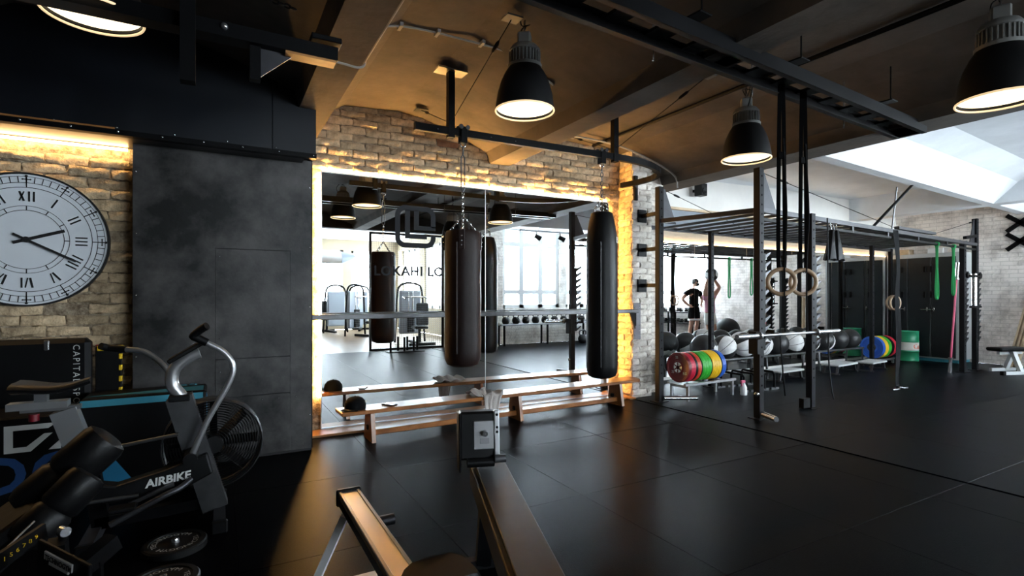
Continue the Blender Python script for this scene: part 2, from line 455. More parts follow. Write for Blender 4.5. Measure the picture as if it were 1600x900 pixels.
def lay_bricks(parent, org, ang, width, z0, z1, m, reds=0.0, seed=1, keep=None, skip=0.0):
    # bricks over a face: org = left lower corner on the face plane, ang = rotation about z of the face's x axis
    rnd = random.Random(seed); r = 0; z = z0
    ca, sa = math.cos(ang), math.sin(ang)
    while z + BP * 0.6 < z1:
        u = -(BL + 0.012) / 2 if r % 2 else 0.0
        while u < width - 0.03:
            a, b = max(u, 0), min(u + BL, width)
            if b - a > 0.06:
                full = b - a > 0.17; c = (a + b) / 2
                st = SETS['brick_red' if rnd.random() < reds else m]
                me = rnd.choice(st[0] if full else st[1])
                x, y = org[0] + ca * c, org[1] + sa * c
                if (keep is None or keep(x, z)) and rnd.random() >= skip:
                    o = bpy.data.objects.new('brick', me); COL.objects.link(o); o.parent = parent
                    o.location = (x - sa * 0 , y, z + BP / 2 + rnd.uniform(-.003, .003))
                    o.rotation_euler = (rnd.uniform(-.05, .05), rnd.uniform(-.03, .03), ang + rnd.uniform(-.03, .03))
                    o.scale = ((b - a) / (BL if full else BL * .48), rnd.uniform(0.5, 1.7), rnd.uniform(.92, 1.14))
            u += BL + 0.012 + rnd.uniform(-.004, .006)
        z += BP; r += 1

# ---- back wall around the big mirror
wall_back = struct('wall_back', B().box(0.60, 4.56, 5.30, 5.45, 0, 3.35), 'mortar', 'old cream painted brick wall above the large mirror', 'wall')
lay_bricks(wall_back, (0.66, 5.30), 0, 3.90, 2.505, 3.17, 'brick_cream', reds=0.012, seed=3)
# ---- pier between the mirror bay and the rig bay
pier = struct('wall_pier', B().box(4.55, 4.88, 5.05, 5.95, 0, 3.3), 'mortar_pale', 'whitewashed brick pier beside the large mirror', 'wall')
lay_bricks(pier, (4.55, 5.30), -PI / 2, 0.25, 0.03, 2.95, 'brick_cream', seed=5)
lay_bricks(pier, (4.55, 5.05), 0, 0.32, 0.03, 2.95, 'brick_pale', reds=0.0, seed=6)
recess = struct('wall_recess', B().box(4.88, 5.25, 5.22, 5.95, 0, 3.3), 'mortar_pale', 'shaded brick return behind the first rig upright', 'wall')
lay_bricks(recess, (4.89, 5.22), 0, 0.34, 0.03, 2.8, 'brick_pale', seed=8)

# ---- clock niche and steel cladding
wall_niche = struct('wall_niche', B().box(-3.2, -0.50, 4.87, 5.05, 0, 2.6), 'mortar', 'rough cream brick niche wall behind the big clock', 'wall')
lay_bricks(wall_niche, (-1.95, 4.87), 0, 1.37, 0.62, 2.36, 'brick_cream', reds=0.012, seed=11, skip=0.10)
wall_steel = struct('wall_steel', B().box(-0.55, 0.675, 4.672, 5.30, 0, 2.45), 'concrete_dark', 'dark patinated steel clad wall block with small doors', 'wall')
def sheet(x0, x1, z0, z1, y=4.672, t=0.006, name='steel_sheet'):
    return B().cbox(x0 + .0015, x1 - .0015, y - t, y, z0 + .0015, z1 - .0015, 0.001).build(name, 'steel_patina', wall_steel)
B().box(-.55, .675, 4.666, 4.672, 1.665, 2.45).box(-.55, -.03, 4.666, 4.672, 0.02, 1.665).box(.51, .675, 4.666, 4.672, 0.02, 1.665).build('steel_sheet', 'steel_patina', wall_steel)
sheet(-0.03, 0.51, 0.80, 1.662, t=0.008, name='cabinet_door'); sheet(-0.03, 0.51, 0.50, 0.797, name='cabinet_door'); sheet(-0.03, 0.51, 0.02, 0.497)
bs = B()
for x, z in [(-.53, 2.2), (-.53, 1.75), (-.53, 1.3), (-.53, .85), (.66, 2.2), (.66, 1.7), (.66, 1.2), (.66, .7), (.66, .3), (.0, 1.6), (.0, .96), (.0, .88), (.0, .7), (.0, .56), (.3, .46), (.42, .46), (.55, .46)]:
    bs.ball((x, 4.665, z), 0.006, 8, 5)
o = bs.build('bolt_heads', 'chrome', wall_steel); o['kind'] = 'stuff'
side = B().cbox(0.675, 0.682, 4.665, 5.24, 0.02, 2.45, .001).build('side_sheet', 'black_metal', wall_steel)

header = struct('wall_header', B().box(-3.2, 0.60, 4.45, 4.86, 2.40, 3.2), 'steel_blue', 'deep blue black steel header over the clock wall', 'wall')
B().cbox(-3.2, 0.355, 4.435, 4.45, 2.42, 3.2, .002).build('header_sheet', 'steel_blue', header)
B().cbox(0.358, 0.675, 4.435, 4.45, 2.42, 3.2, .002).build('header_sheet', 'steel_blue', header)
B().box(0.66, 0.675, 4.45, 5.3, 2.42, 3.2).build('end_sheet', 'steel_blue', header)
B().box(-3.2, 0.675, 4.40, 4.46, 2.385, 2.42).build('angle_lip', 'black_metal', header)
B().tube([(-3.2, 4.41, 2.428), (-0.62, 4.41, 2.428)], 0.007, 8).build('conduit', 'plank_wood', header)
bs = B()
for k in range(14): bs.ball((-2.6 + k * 0.25, 4.398, 2.405), 0.008, 8, 5)
for k in range(7): bs.ball((-1.6 + k * 0.33, 4.43, 2.44), 0.007, 8, 5)
o = bs.build('bolt_heads', 'chrome', header); o['kind'] = 'stuff'
B().box(-3.0, -0.60, 4.815, 4.835, 2.375, 2.390).build('light_strip', 'led_niche', header)
struct('wall_left', B().box(-3.35, -3.2, YW, 5.05, 0, 3.4), 'concrete_dark', 'dark side wall of the cardio corner', 'wall')

# ---- alcove wall behind the rig: mirror, glowing band, dark band, white top
wall_alcove = struct('wall_alcove', B().box(5.25, 12.75, 5.86, 6.0, 0, 3.4), 'plaster_white', 'white upper wall above the mirrored rig bay', 'wall')
B().box(5.25, 12.75, 5.83, 5.86, 2.10, 2.28).build('cream_band', 'plaster_cream', wall_alcove)
B().box(5.25, 12.75, 5.79, 5.86, 2.28, 2.60).build('dark_band', 'machine_grey', wall_alcove)
B().box(5.25, 12.75, 5.73, 5.86, 2.60, 2.635).build('wooden_ledge', 'pale_wood', wall_alcove)
B().box(5.3, 12.2, 5.800, 5.812, 2.104, 2.112).build('light_strip', 'led_soft', wall_alcove)

# ---- walls with windows
WN = [0]
def window(axis, fixed, a0, a1, z0, z1, cols, rows, inward, label):
    # axis 'x': wall at y=fixed spanning x; axis 'y': wall at x=fixed spanning y; rows = list of transom heights
    WN[0] += 1
    w = thing('window_%d' % WN[0], label, 'window', ((a0 + a1) / 2, fixed, z0) if axis == 'x' else (fixed, (a0 + a1) / 2, z0), 0, kind='structure')
    def bx(b, u0, u1, d0, d1, zz0, zz1):
        if axis == 'x': b.box(u0, u1, fixed + d0, fixed + d1, zz0, zz1)
        else: b.box(fixed + d0, fixed + d1, u0, u1, zz0, zz1)
    f = B(); t = 0.035
    for u in (a0, a1 - 0.10): bx(f, u, u + 0.10, -t, t, z0, z1)
    bx(f, a0, a1, -t, t, z0, z0 + 0.09); bx(f, a0, a1, -t, t, z1 - 0.09, z1)
    f.build('window_frame', 'window_white', w, world=True)
    us = [a0 + (a1 - a0) * k / cols for k in range(cols + 1)]; zs = [z0] + rows + [z1]
    for k in range(1, cols):
        b = B(); bx(b, us[k] - .072, us[k] + .072, -t, t, z0, z1); b.build('mullion', 'window_white', w, world=True)
    for zz in rows:
        b = B(); bx(b, a0, a1, -t * .9, t * .9, zz - .055, zz + .055); b.build('transom', 'window_white', w, world=True)
    for k in range(cols):
        for j in range(len(zs) - 1):
            b = B(); bx(b, us[k] + .03, us[k + 1] - .03, -.004, .004, zs[j] + .03, zs[j + 1] - .03); b.build('pane', 'glass', w, world=True)
    c = (a0 + a1) / 2; zc = (z0 + z1) / 2
    if axis == 'x': portal((c, fixed - 0.06 * inward, zc), (PI / 2 * (1 if inward < 0 else -1), 0, 0) if False else ((-PI / 2, 0, 0) if inward < 0 else (PI / 2, 0, 0)), a1 - a0, z1 - z0)
    else: portal((fixed - 0.06 * inward, c, zc), (0, PI / 2, 0) if inward < 0 else (0, -PI / 2, 0), z1 - z0, a1 - a0)
    return w
def holed_wall(name, axis, d0, d1, a0, a1, ztop, holes, m, label):
    b = B()
    def bx(u0, u1, z0, z1):
        if u1 - u0 < 1e-4 or z1 - z0 < 1e-4: return
        if axis == 'x': b.box(u0, u1, d0, d1, z0, z1)
        else: b.box(d0, d1, u0, u1, z0, z1)
    u = a0
    for h0, h1, z0, z1 in holes:
        bx(u, h0, 0, ztop); bx(h0, h1, 0, z0); bx(h0, h1, z1, ztop); u = h1
    bx(u, a1, 0, ztop)
    return struct(name, b, m, label, 'wall')
WX = [(6.5, 8.3), (8.5, 10.3), (10.5, 12.4)]
holed_wall('wall_window', 'x', -1.85, YW, 4.9, 12.9, 3.4, [(a, b, 0.95, 3.12) for a, b in WX], 'brick_paint_window', 'white window wall seen in the mirror')
nm = ['tall window nearest the mesh partition', 'middle tall window over the kettlebell shelf', 'tall window nearest the far brick wall']
for (a, b), l in zip(WX, nm): window('x', -1.75, a, b, 0.95, 3.12, 3, [1.38, 2.66], 1, 'white framed ' + l)
holed_wall('wall_right', 'y', XR, 12.95, -1.85, 6.0, 3.4, [(-1.35, 0.75, 0.95, 3.05)], 'brick_paint_right', 'whitewashed brick end wall behind the black locker')
window('y', 12.85, -1.35, 0.75, 0.95, 3.05, 3, [1.38, 2.66], -1, 'white framed window in the whitewashed end wall')
# adjoining hall
HX = [(0.2, 2.0), (2.3, 4.1), (4.4, 6.0)]
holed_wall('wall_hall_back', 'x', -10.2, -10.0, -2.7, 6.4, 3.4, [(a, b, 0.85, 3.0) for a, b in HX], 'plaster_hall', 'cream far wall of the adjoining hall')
for (a, b), l in zip(HX, ['first from the cream side wall', 'middle one of three', 'next to the corner']): window('x', -10.1, a, b, 0.85, 3.0, 2, [2.4], 1, 'far window of the adjoining hall, ' + l)
HY = [(-9.4, -7.4), (-6.9, -4.9), (-4.4, -2.4)]
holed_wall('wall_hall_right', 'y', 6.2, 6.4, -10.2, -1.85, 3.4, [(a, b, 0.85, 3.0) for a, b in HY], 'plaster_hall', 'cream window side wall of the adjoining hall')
for (a, b), l in zip(HY, ['farthest from the mesh', 'in the middle of the side wall', 'closest behind the mesh']): window('y', 6.3, a, b, 0.85, 3.0, 3, [2.4], -1, 'side window of the adjoining hall, ' + l)
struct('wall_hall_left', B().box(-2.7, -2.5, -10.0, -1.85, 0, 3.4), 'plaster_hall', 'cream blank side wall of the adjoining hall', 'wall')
struct('wall_lintel', B().box(-3.35, 4.9, -1.85, YW, 2.80, 3.4).box(-3.35, 1.2, -1.85, YW, 0, 2.8), 'concrete_dark', 'dark lintel over the hall opening, with an added unseen wall against daylight', 'wall')  # full-height part is added out of view to hold back hall daylight

# ---- ceilings
struct('ceiling_slab', B().box(-3.4, 13.0, -10.3, 6.1, 3.40, 3.55), 'ceiling_white', 'white slab over the adjoining hall', 'ceiling')
def vault(e0, e1, n=0):
    w = e1 - e0
    return [(e0, 2.78), (e0 + .03, 3.02), (e0 + .26, 3.15), (e0 + .8, 3.19), (e1 - .8, 3.16), (e1 - .45, 3.06), (e1 - .04, 2.90), (e1, 2.78)]
prof = [(-3.25, 2.78)] + vault(-3.2, -1.65)[2:] + [(-1.40, 2.78)] + vault(-1.40, 0.55)[1:] + [(0.80, 2.78)] + vault(0.80, 2.65)[1:] + [(2.90, 2.78)] + vault(2.90, 5.23)[1:] + [(5.62, 2.78), (5.62, 3.38)]
def sheet_x(prof, y0, y1):
    b = B(); n = len(prof)
    vs = [(x, y0, z) for x, z in prof] + [(x, y1, z) for x, z in prof]
    return b.add(vs, [(i, i + 1, n + i + 1, n + i) for i in range(n - 1)])
ceiling = struct('ceiling', sheet_x(prof, YW, 5.88), 'concrete', 'ribbed raw concrete vault ceiling', 'ceiling')
ceiling.data.polygons.foreach_set('use_smooth', [False] * len(ceiling.data.polygons))
def yprof(e0, e1): return [(e0, 2.78), (e0 + .06, 2.84), (e0 + .30, 3.08), (e0 + .62, 3.20), (e1 - .62, 3.20), (e1 - .30, 3.08), (e1 - .06, 2.84), (e1, 2.78)]
yp = [(-1.9, 2.9)] + yprof(-1.9, 0.75)[2:] + yprof(0.90, 3.42) + yprof(3.56, 6.4)
def sheet_y(prof, x0, x1, sh):
    b = B(); n = len(prof)
    vs = [(x0, y + (x0 - 8) * sh, z) for y, z in prof] + [(x1, y + (x1 - 8) * sh, z) for y, z in prof]
    return b.add(vs, [(i, n + i, n + i + 1, i + 1) for i in range(n - 1)])
b = sheet_y(yp, 5.60, 10.95, 0.07); c = sheet_y(yp, 11.25, 12.76, 0.07); b.add(c.v, c.f)
b.box(10.95, 11.25, YW, 5.9, 2.78, 3.38)
struct('ceiling_bay', b, 'ceiling_white', 'white painted vault ceiling over the rig bay', 'ceiling')

# ---- wooden floor trims at the mirror wall
struct('baseboard_mirror', B().cbox(0.70, 4.44, 5.03, 5.245, 0.0, 0.022, .003), 'plank_wood', 'flat orange wooden plank along the foot of the mirror', 'baseboard')
struct('baseboard_pier', B().cbox(4.45, 4.545, 4.97, 5.25, 0.0, 0.02, .003), 'plank_wood', 'short wooden plank at the foot of the pier', 'baseboard')
struct('trim_1', B().box(0.69, 0.74, 5.20, 5.29, 0.0, 0.30), 'brick_red', 'crumbled red brick stub at the steel block', 'trim')
# ================================================================== MIRRORS
mir = thing('wall_mirror', 'large two-panel wall mirror with warm light glowing behind its edges', 'mirror', (2.58, YM, 0.025))
for x0, x1 in ((0.85, 2.583), (2.589, 4.33)):
    B().box(x0, x1, YM, YM + 0.006, 0.025, 2.48).build('mirror_panel', 'mirror', mir, world=True)
B().box(0.85, 4.33, YM - .004, YM + .012, 2.472, 2.486).build('edge_strip', 'alu', mir, world=True)
B().box(0.842, 0.852, YM - .004, YM + .012, 0.025, 2.486).build('edge_strip', 'alu', mir, world=True)
B().box(4.328, 4.338, YM - .004, YM + .012, 0.025, 2.486).build('edge_strip', 'alu', mir, world=True)
B().box(0.85, 4.33, YM - .004, YM + .012, 0.022, 0.034).build('edge_strip', 'alu', mir, world=True)
B().box(2.5825, 2.5895, YM - .002, YM + .004, 0.03, 2.475).build('seam_strip', 'alu', mir, world=True)
B().box(0.86, 4.32, YM + .016, YM + .030, 2.484, 2.492).build('light_strip', 'led_warm', mir, world=True)
B().box(0.826, 0.834, YM + .016, YM + .030, 0.32, 2.46).build('light_strip', 'led_warm', mir, world=True)
B().box(4.344, 4.352, YM + .016, YM + .030, 0.10, 2.46).build('light_strip', 'led_side', mir, world=True)
# emblem on the glass
lg = B(); LX, LZ, LS = 1.562, 2.224, 0.436
def lbox(u0, u1, v0, v1): lg.box(LX + u0 * LS, LX + u1 * LS, YM - .0015, YM - .0002, LZ - v1 * LS, LZ - v0 * LS)
lbox(.24, .36, .10, .78); lbox(.36, .78, .68, .78); lbox(.46, .58, .10, .57); lbox(.58, 1.0, .47, .57)
def ring_pts(o):
    r = 0.24 - o; pts = []
    for cx, cy, a in ((.76, .24, PI / 2), (.24, .24, PI), (.24, .76, 1.5 * PI), (.76, .76, 2 * PI)):
        for k in range(7): t = a - PI / 2 + PI / 2 * k / 6; pts.append((cx + r * math.cos(t), cy - r * math.sin(t)))
    return pts
po, pi_ = ring_pts(0.0), ring_pts(0.12)
n = len(po); vs = []; fs = []
for (x, y) in po + pi_: vs.append((LX + x * LS, YM - .0015, LZ - y * LS))
for i in range(n - 1):
    fs.append((i, i + 1, n + i + 1, n + i))
lg.add(vs, fs)
vs = [(LX + x * LS, YM - .0015, LZ - y * LS) for x, y in ((1.0, .24), (.88, .24), (.88, .50), (1.0, .50), (1.0, .68), (.88, .68), (.88, .76), (1.0, .76))]
lg.add(vs, [(0, 1, 2, 3), (4, 5, 6, 7)])
lg.build('emblem', 'decal', mir, world=True)
tx = text('lettering', 'LOKAHI LOFT', 0.135, 'decal', None, (1.345, YM - .001, 1.50), (PI / 2, 0, 0), spacing=1.08, bold=.003)
tx.parent = mir; tx.matrix_parent_inverse = Matrix.Translation(-Vector(mir.location))

am = thing('alcove_mirror', 'long paneled mirror behind the medicine ball rack', 'mirror', (9.0, YA, 0.06))
for k in range(6):
    x0 = 5.27 + k * 1.2433
    B().box(x0 + .002, x0 + 1.2413, YA, YA + .006, 0.06, 2.095).build('mirror_panel', 'mirror', am, world=True)

# ================================================================== BARRE
br = thing('wall_barre', 'dark steel barre running across the large mirror', 'barre', (2.6, 5.0, 1.07))
B().cbox(0.69, 4.60, 4.975, 5.02, 1.075, 1.122, .006).build('bar', 'rail_steel', br, world=True)
B().cbox(4.545, 4.665, 5.018, 5.028, 0.74, 1.20, .002).build('end_plate', 'plate_steel', br, world=True)
B().prism([(0, 0), (0, -0.16), (0.012, -0.16), (0.012, 0)], 0.03, Matrix.Translation((4.555, 4.99, 1.075))).build('gusset', 'black_metal', br, world=True)
B().prism([(0, 0), (0.09, 0), (0.09, -0.2)], 0.012, Matrix.Translation((4.46, 4.99, 1.075))).build('gusset', 'black_metal', br, world=True)
bs = B()
for x in (4.565, 4.645):
    for z in (0.80, 0.92, 1.14): bs.ball((x, 5.018, z), .006, 8, 5)
bs.build('bolt_heads', 'chrome', br, world=True)
B().cbox(0.684, 0.70, 4.95, 5.04, 1.04, 1.16, .003).build('end_plate', 'black_metal', br, world=True)

# ================================================================== GYM BENCH and what lies on it
bn = thing('gym_bench', 'long low varnished wooden gym bench in front of the mirror', 'bench', (2.67, 4.80, 0), 0.038)
tp = B(); L2 = 1.765
tp.cbox(-L2, L2 - .06, -.125, .125, .258, .293, .006)
tp.prism([(0, 0)] , 0) if False else None
tp.build('seat_board', 'bench_wood', bn)
e = B(); poly = [(L2 - .0605, -.125)] + [(L2 - .06 + .07 * math.cos(t), .125 * math.sin(t)) for t in [(-PI / 2 + PI * k / 8) for k in range(9)]]
vs = [(x, y, .258) for x, y in poly] + [(x, y, .293) for x, y in poly]; m_ = len(poly)
e.add(vs, [tuple(range(m_)), tuple(range(2 * m_ - 1, m_ - 1, -1))] + [(i, m_ + i, m_ + (i + 1) % m_, (i + 1) % m_) for i in range(m_)])
e.build('seat_nose', 'bench_wood', bn)
for x in (-1.49, 0.05, 1.45):
    B().prism([(-.13, 0), (.13, 0), (.085, .258), (-.085, .258)], .036, Matrix.Translation((x + .018, 0, 0)) @ Matrix.Rotation(PI / 2, 4, 'Z')).build('leg', 'bench_wood', bn)
B().cbox(-1.48, 1.44, -.045, .045, .045, .095, .006).build('stretcher', 'bench_wood', bn)
bs = B()
for x in (-1.47, 0.07, 1.43): bs.cbox(x - .05, x - .02, -.02, .02, .095, .135, .004)
bs.build('wedges', 'black_metal', bn)['kind'] = 'stuff'

cp = thing('baseball_cap', 'black baseball cap with a white mark lying on the bench', 'cap', (1.05, 4.735, 0.2942), -2.3)
d = B(); d.lathe([(.092, .0), (.094, .03), (.086, .065), (.062, .095), (.03, .108), (.001, .11)], 20); d.lathe([(.088, .001), (.09, .03)], 20); d.build('crown', 'cloth_black', cp)
vs = []; fs = []
for i in range(9):
    t = -1.0 + 2.0 * i / 8
    vs.append((.085 * math.cos(t), .085 * math.sin(t), .006)); vs.append((.085 * math.cos(t) + .075 * math.cos(t * .5), .092 * math.sin(t), .0 + .012 * math.cos(t * 1.5)))
for i in range(8): fs.append((2 * i, 2 * i + 1, 2 * i + 3, 2 * i + 2))
o = B().add(vs, fs, True).build('brim', 'cloth_black', cp); md = o.modifiers.new('s', 'SOLIDIFY'); md.thickness = .003
B().ball((0, 0, .111), .006, 8, 5).build('button', 'cloth_black', cp)
B().cbox(.055, .095, -.030, -.005, .052, .066, .003, Matrix.Rotation(2.2, 4, 'Z')).build('front_mark', 'white_print', cp)

tw = thing('towel', 'crumpled grey towel hanging over the front of the bench', 'towel', (2.36, 4.66, 0.05))
def towel_mesh(x0, w, path, seed):
    rnd = random.Random(seed); nu = 12; vs = []; fs = []
    P = smooth_path(path, 6); m2 = len(P)
    for i, p in enumerate(P):
        s_ = i / (m2 - 1)
        for k in range(nu + 1):
            u = k / nu - .5; f = math.sin(u * 11 + 1.3 * seed + s_ * 2.5) * .013 + math.sin(u * 23 + s_ * 6) * .003
            vs.append((x0 + u * w * (1.05 - .62 * s_ ** 1.3) + .02 * math.sin(s_ * 4 + seed), p[0] - abs(f) - .003, p[1] + (f + .01) * (1 if s_ < .45 else .2)))
    for i in range(m2 - 1):
        for k in range(nu): a = i * (nu + 1) + k; fs.append((a, a + 1, a + nu + 2, a + nu + 1))
    return B().add(vs, fs, True)
o = towel_mesh(2.37, .26, [(4.86, .305), (4.78, .315), (4.70, .318), (4.652, .305), (4.640, .25), (4.630, .16), (4.628, .06)], 1).build('hanging_fold', 'towel', tw, world=True); o.modifiers.new('s', 'SOLIDIFY').thickness = .006
o = towel_mesh(2.27, .22, [(4.88, .303), (4.83, .335), (4.76, .352), (4.70, .33), (4.665, .302)], 2).build('crumpled_fold', 'towel', tw, world=True); o.modifiers.new('s', 'SOLIDIFY').thickness = .006

ph = thing('smartphone', 'small dark phone lying flat on the bench beside the cap', 'phone', (1.36, 4.75, 0.2945), 0.5)
B().cbox(-.036, .036, -.07, .07, 0, .009, .003).build('body', 'plastic_black', ph); B().box(-.031, .031, -.062, .062, .0091, .0095).build('screen', 'chrome', ph)

# ================================================================== BAG RAIL AND HEAVY BAGS
rl = thing('bag_rail', 'curved black ceiling rail carrying the heavy bags', 'rail', (2.6, 4.0, 2.62))
pts = [(1.36, 4.04), (2.0, 4.03), (3.2, 4.0), (3.50, 4.0)] + [(3.50 + .88 * math.sin(t), 4.0 + .60 * (1 - math.cos(t))) for t in [PI / 2 * k / 10 for k in range(1, 11)]] + [(4.37, 4.80), (4.33, 5.0)]
vs = []; fs = []
for i, p in enumerate(pts):
    a = Vector(pts[max(i - 1, 0)]); c = Vector(pts[min(i + 1, len(pts) - 1)]); d = (c - a).normalized(); nrm = Vector((-d.y, d.x))
    for s_, z in ((-1, 2.62), (1, 2.62), (1, 2.68), (-1, 2.68)): q = Vector(p) + nrm * (.022 * s_); vs.append((q.x, q.y, z))
for i in range(len(pts) - 1):
    for k in range(4): fs.append((i * 4 + k, i * 4 + (k + 1) % 4, i * 4 + 4 + (k + 1) % 4, i * 4 + 4 + k))
fs += [(0, 1, 2, 3), tuple(len(vs) - 4 + k for k in (3, 2, 1, 0))]
B().add(vs, fs).build('rail', 'black_metal', rl, world=True)
bs = B()
for k in range(9): bs.ball((1.55 + k * .24, 4.0 + .016 - .004 * k, 2.65), .005, 6, 4)
for k in range(3): bs.ball((4.345 + .008 * k, 4.96 - .05 * k, 2.65), .006, 6, 4)
bs.build('bolt_heads', 'chrome', rl, world=True)
B().cbox(4.55, 4.60, 4.995, 5.028, 2.49, 2.80, .003).build('wall_plate', 'black_metal', rl, world=True); B().bar((4.39, 4.86, 2.65), (4.575, 5.0, 2.65), .03, .04).build('end_bracket', 'black_metal', rl, world=True)
for x, y in ((1.67, 4.04), (3.38, 4.0)):
    B().bar((x, y, 2.6), (x, y, 3.155), .055).build('stem', 'black_metal', rl, world=True)
    B().cbox(x - .13, x + .13, y - .07, y + .07, 3.140, 3.150, .002).build('ceiling_plate', 'rail_steel', rl, world=True)
    for ay, ax in ((3.05, .03 if x < 2 else .2), (5.0, .08 if x < 2 else .2)):
        w = B(); A = Vector((x, y, 2.72)); Z = Vector((x + ax, ay, 3.14)); w.tube([A, Z], .0035, 6)
        d = Z - A; w.tube([A + d * .72, A + d * .74, A + d * .80, A + d * .82], [.006, .014, .014, .006], 8)
        w.build('guy_wire', 'black_metal', rl, world=True)
        B().cbox(Z.x - .06, Z.x + .06, Z.y - .05, Z.y + .05, 3.134, 3.146, .002).build('anchor_plate', 'rail_steel', rl, world=True)

def bag(name, label, x, y, zt, zb, r, zrail, m, kind):
    t = thing(name, label, 'punching bag', (x, y, zb), group='heavy bags on the rail'); h = zt - zb
    if kind == 'brown':
        prof = [(0.001, 0), (r * .6, .004), (r * .86, .022), (r * .97, .06), (r, .12)] + [(r * (1 + .012 * math.sin(k * 1.7)), .12 + (h - .2) * k / 10) for k in range(1, 11)] + [(r * .98, h - .03), (r * .90, h), (r * .85, h - .012), (.001, h - .02)]
    else:
        prof = [(0.001, 0), (r * .6, .005), (r * .86, .024), (r * .97, .065), (r, .13)] + [(r * (1 + .01 * math.sin(k * 1.9)), .13 + (h - .48) * k / 10) for k in range(1, 11)] + [(r * .95, h - .22), (r * .80, h - .08), (r * .66, h - .01), (r * .5, h), (.001, h - .02)]
    B().lathe(prof, 32).build('body', m, t)
    B().bar((-r * .68, -r * .76, .12), (-r * .68, -r * .76, h - (.1 if kind == 'brown' else .3)), .012, .006).build('seam', m, t)
    zc = zrail - zb; hub = h + (.13 if kind == 'brown' else .17)
    for k in range(4):
        a = PI / 4 + PI / 2 * k + .3; ca, sa = math.cos(a), math.sin(a)
        e = (r * (.86 if kind == 'brown' else .55) * ca, r * (.86 if kind == 'brown' else .55) * sa, h - .02)
        B().chain(e, (0, 0, hub), .03, .0032, .008).build('chain', 'chrome', t)
        if kind == 'brown':
            B().cbox(-.025, .025, -.004, .004, h - .16, h - .0, .003, Matrix.Rotation(a + PI / 2, 4, 'Z') @ Matrix.Translation((0, -r * 1.0, 0))).build('strap', m, t)
            bs = B()
            for zz in (.05, .09, .125): bs.ball((r * 1.035 * ca, r * 1.035 * sa, h - zz), .007, 8, 5)
            bs.build('rivets', 'chrome', t)
    if kind == 'brown':
        B().chain((0, 0, hub), (0, 0, hub + .2), .034, .0038, .009).build('chain', 'chrome', t)
        tb = B(); z0 = hub + .2; z1 = zc - .17
        for s_ in (-1, 1): tb.tube([(0, 0, z0), (.016 * s_, 0, z0 + .03), (.016 * s_, 0, z1 - .03), (0, 0, z1)], .005, 8)
        tb.build('turnbuckle', 'rail_steel', t)
        B().tube([(0, 0, z1), (0, 0, z1 + .06)], .009, 8).build('swivel', 'chrome', t)
    else:
        B().chain((0, 0, hub), (0, 0, zc - .12), .05, .0045, .012).build('chain', 'rail_steel', t)
    B().torus((0, 0, zc - .085), .024, .006, (0, 1, 0), 16, 8).build('shackle', 'chrome', t)
    tr = B().cbox(-.028, .028, -.034, -.028, -.075, .055, .003, Matrix.Translation((0, 0, zc))).cbox(-.028, .028, .028, .034, -.075, .055, .003, Matrix.Translation((0, 0, zc))).cbox(-.028, .028, -.034, .034, -.08, -.068, .003, Matrix.Translation((0, 0, zc))).build('trolley', 'black_metal', t)
    for sx in (-1, 1):
        for sy in (-1, 1):
            B().cyl((sx * .03, sy * .024, zc + .05), (sx * .03, sy * .04, zc + .05), .019, n=14).build('wheel', 'rail_steel', tr)
    return t
bag('heavy_bag', 'short dark brown leather heavy bag hanging from a turnbuckle', 1.776, 4.03, 1.83, 0.704, .152, 2.645, 'leather_brown', 'brown')
b2 = bag('heavy_bag', 'long black heavy bag hanging beside the pier', 3.225, 4.005, 2.10, 0.50, .150, 2.645, 'leather_black', 'black')
# lettering wrapped on the long bag
tx = text('lettering', 'BRU', 0.075, 'white_print', None, (0, 0, 0), (0, 0, 0), depth=0.0, spacing=1.0, bold=.0015, sx=1.0)
for v in tx.data.vertices:
    th = -1.18 + v.co.x / .150; v.co = Vector((.1535 * math.cos(th), .1535 * math.sin(th), 1.30 + v.co.y))
tx.parent = b2

# ================================================================== PENDANT LAMPS
def lamp(label, x, y, z, top=3.17, side=0.0):
    t = thing('pendant_lamp', label, 'lamp', (x, y, z), random.uniform(0, 6), group='industrial pendant lamps')
    B().lathe([(.200, .0), (.200, .012), (.196, .05), (.185, .12), (.165, .19), (.135, .255), (.115, .285), (.108, .30), (.104, .296), (.13, .25), (.16, .185), (.18, .115), (.190, .05), (.193, .012)], 40).build('shade', 'lamp_black', t)
    B().torus((0, 0, .003), .198, .006, (0, 0, 1), 40, 8).build('rim', 'lamp_rim', t)
    B().lathe([(.001, .030), (.10, .030), (.19, .024), (.19, .034), (.001, .045)], 40).build('diffuser', 'lamp_glow', t)
    hs = B().lathe([(.116, .288), (.116, .31), (.098, .315), (.098, .395), (.106, .40), (.106, .412), (.085, .44), (.05, .455), (.001, .458)], 32).build('housing', 'lamp_grey', t)
    f = B()
    for k in range(28):
        a = 2 * PI * k / 28; f.cbox(.096, .108, -.0035, .0035, .316, .394, .001, Matrix.Rotation(a, 4, 'Z'))
    f.build('cooling_fins', 'lamp_grey', hs)
    B().cbox(-.052, .052, -.045, .045, .44, .525, .010).build('ballast_box', 'lamp_grey', t)
    B().torus((0, 0, .545), .022, .004, (0, 1, 0), 16, 6).build('eye_bolt', 'rail_steel', t)
    B().chain((0, 0, .56), (0, 0, top - z), .032, .0032, .008).build('chain', 'black_metal', t)
    B().tube(smooth_path([(.085, 0, .42), (.105, .02, .50), (.05, .03, .58), (.03, -.03, .60), (-.04, .01, .56), (0.02, .03, .63), (.012, .0, top - z)], 6), .004, 6).build('cable', 'black_metal', t)
    return t
lamp('pendant lamp with black shade nearest the clock wall', -0.52, 3.12, 2.615)
lamp('black shaded pendant lamp over the short brown heavy bag', 1.81, 3.07, 2.545)
lamp('black shaded pendant lamp hanging beside the gym ring straps', 3.98, 2.98, 2.47)
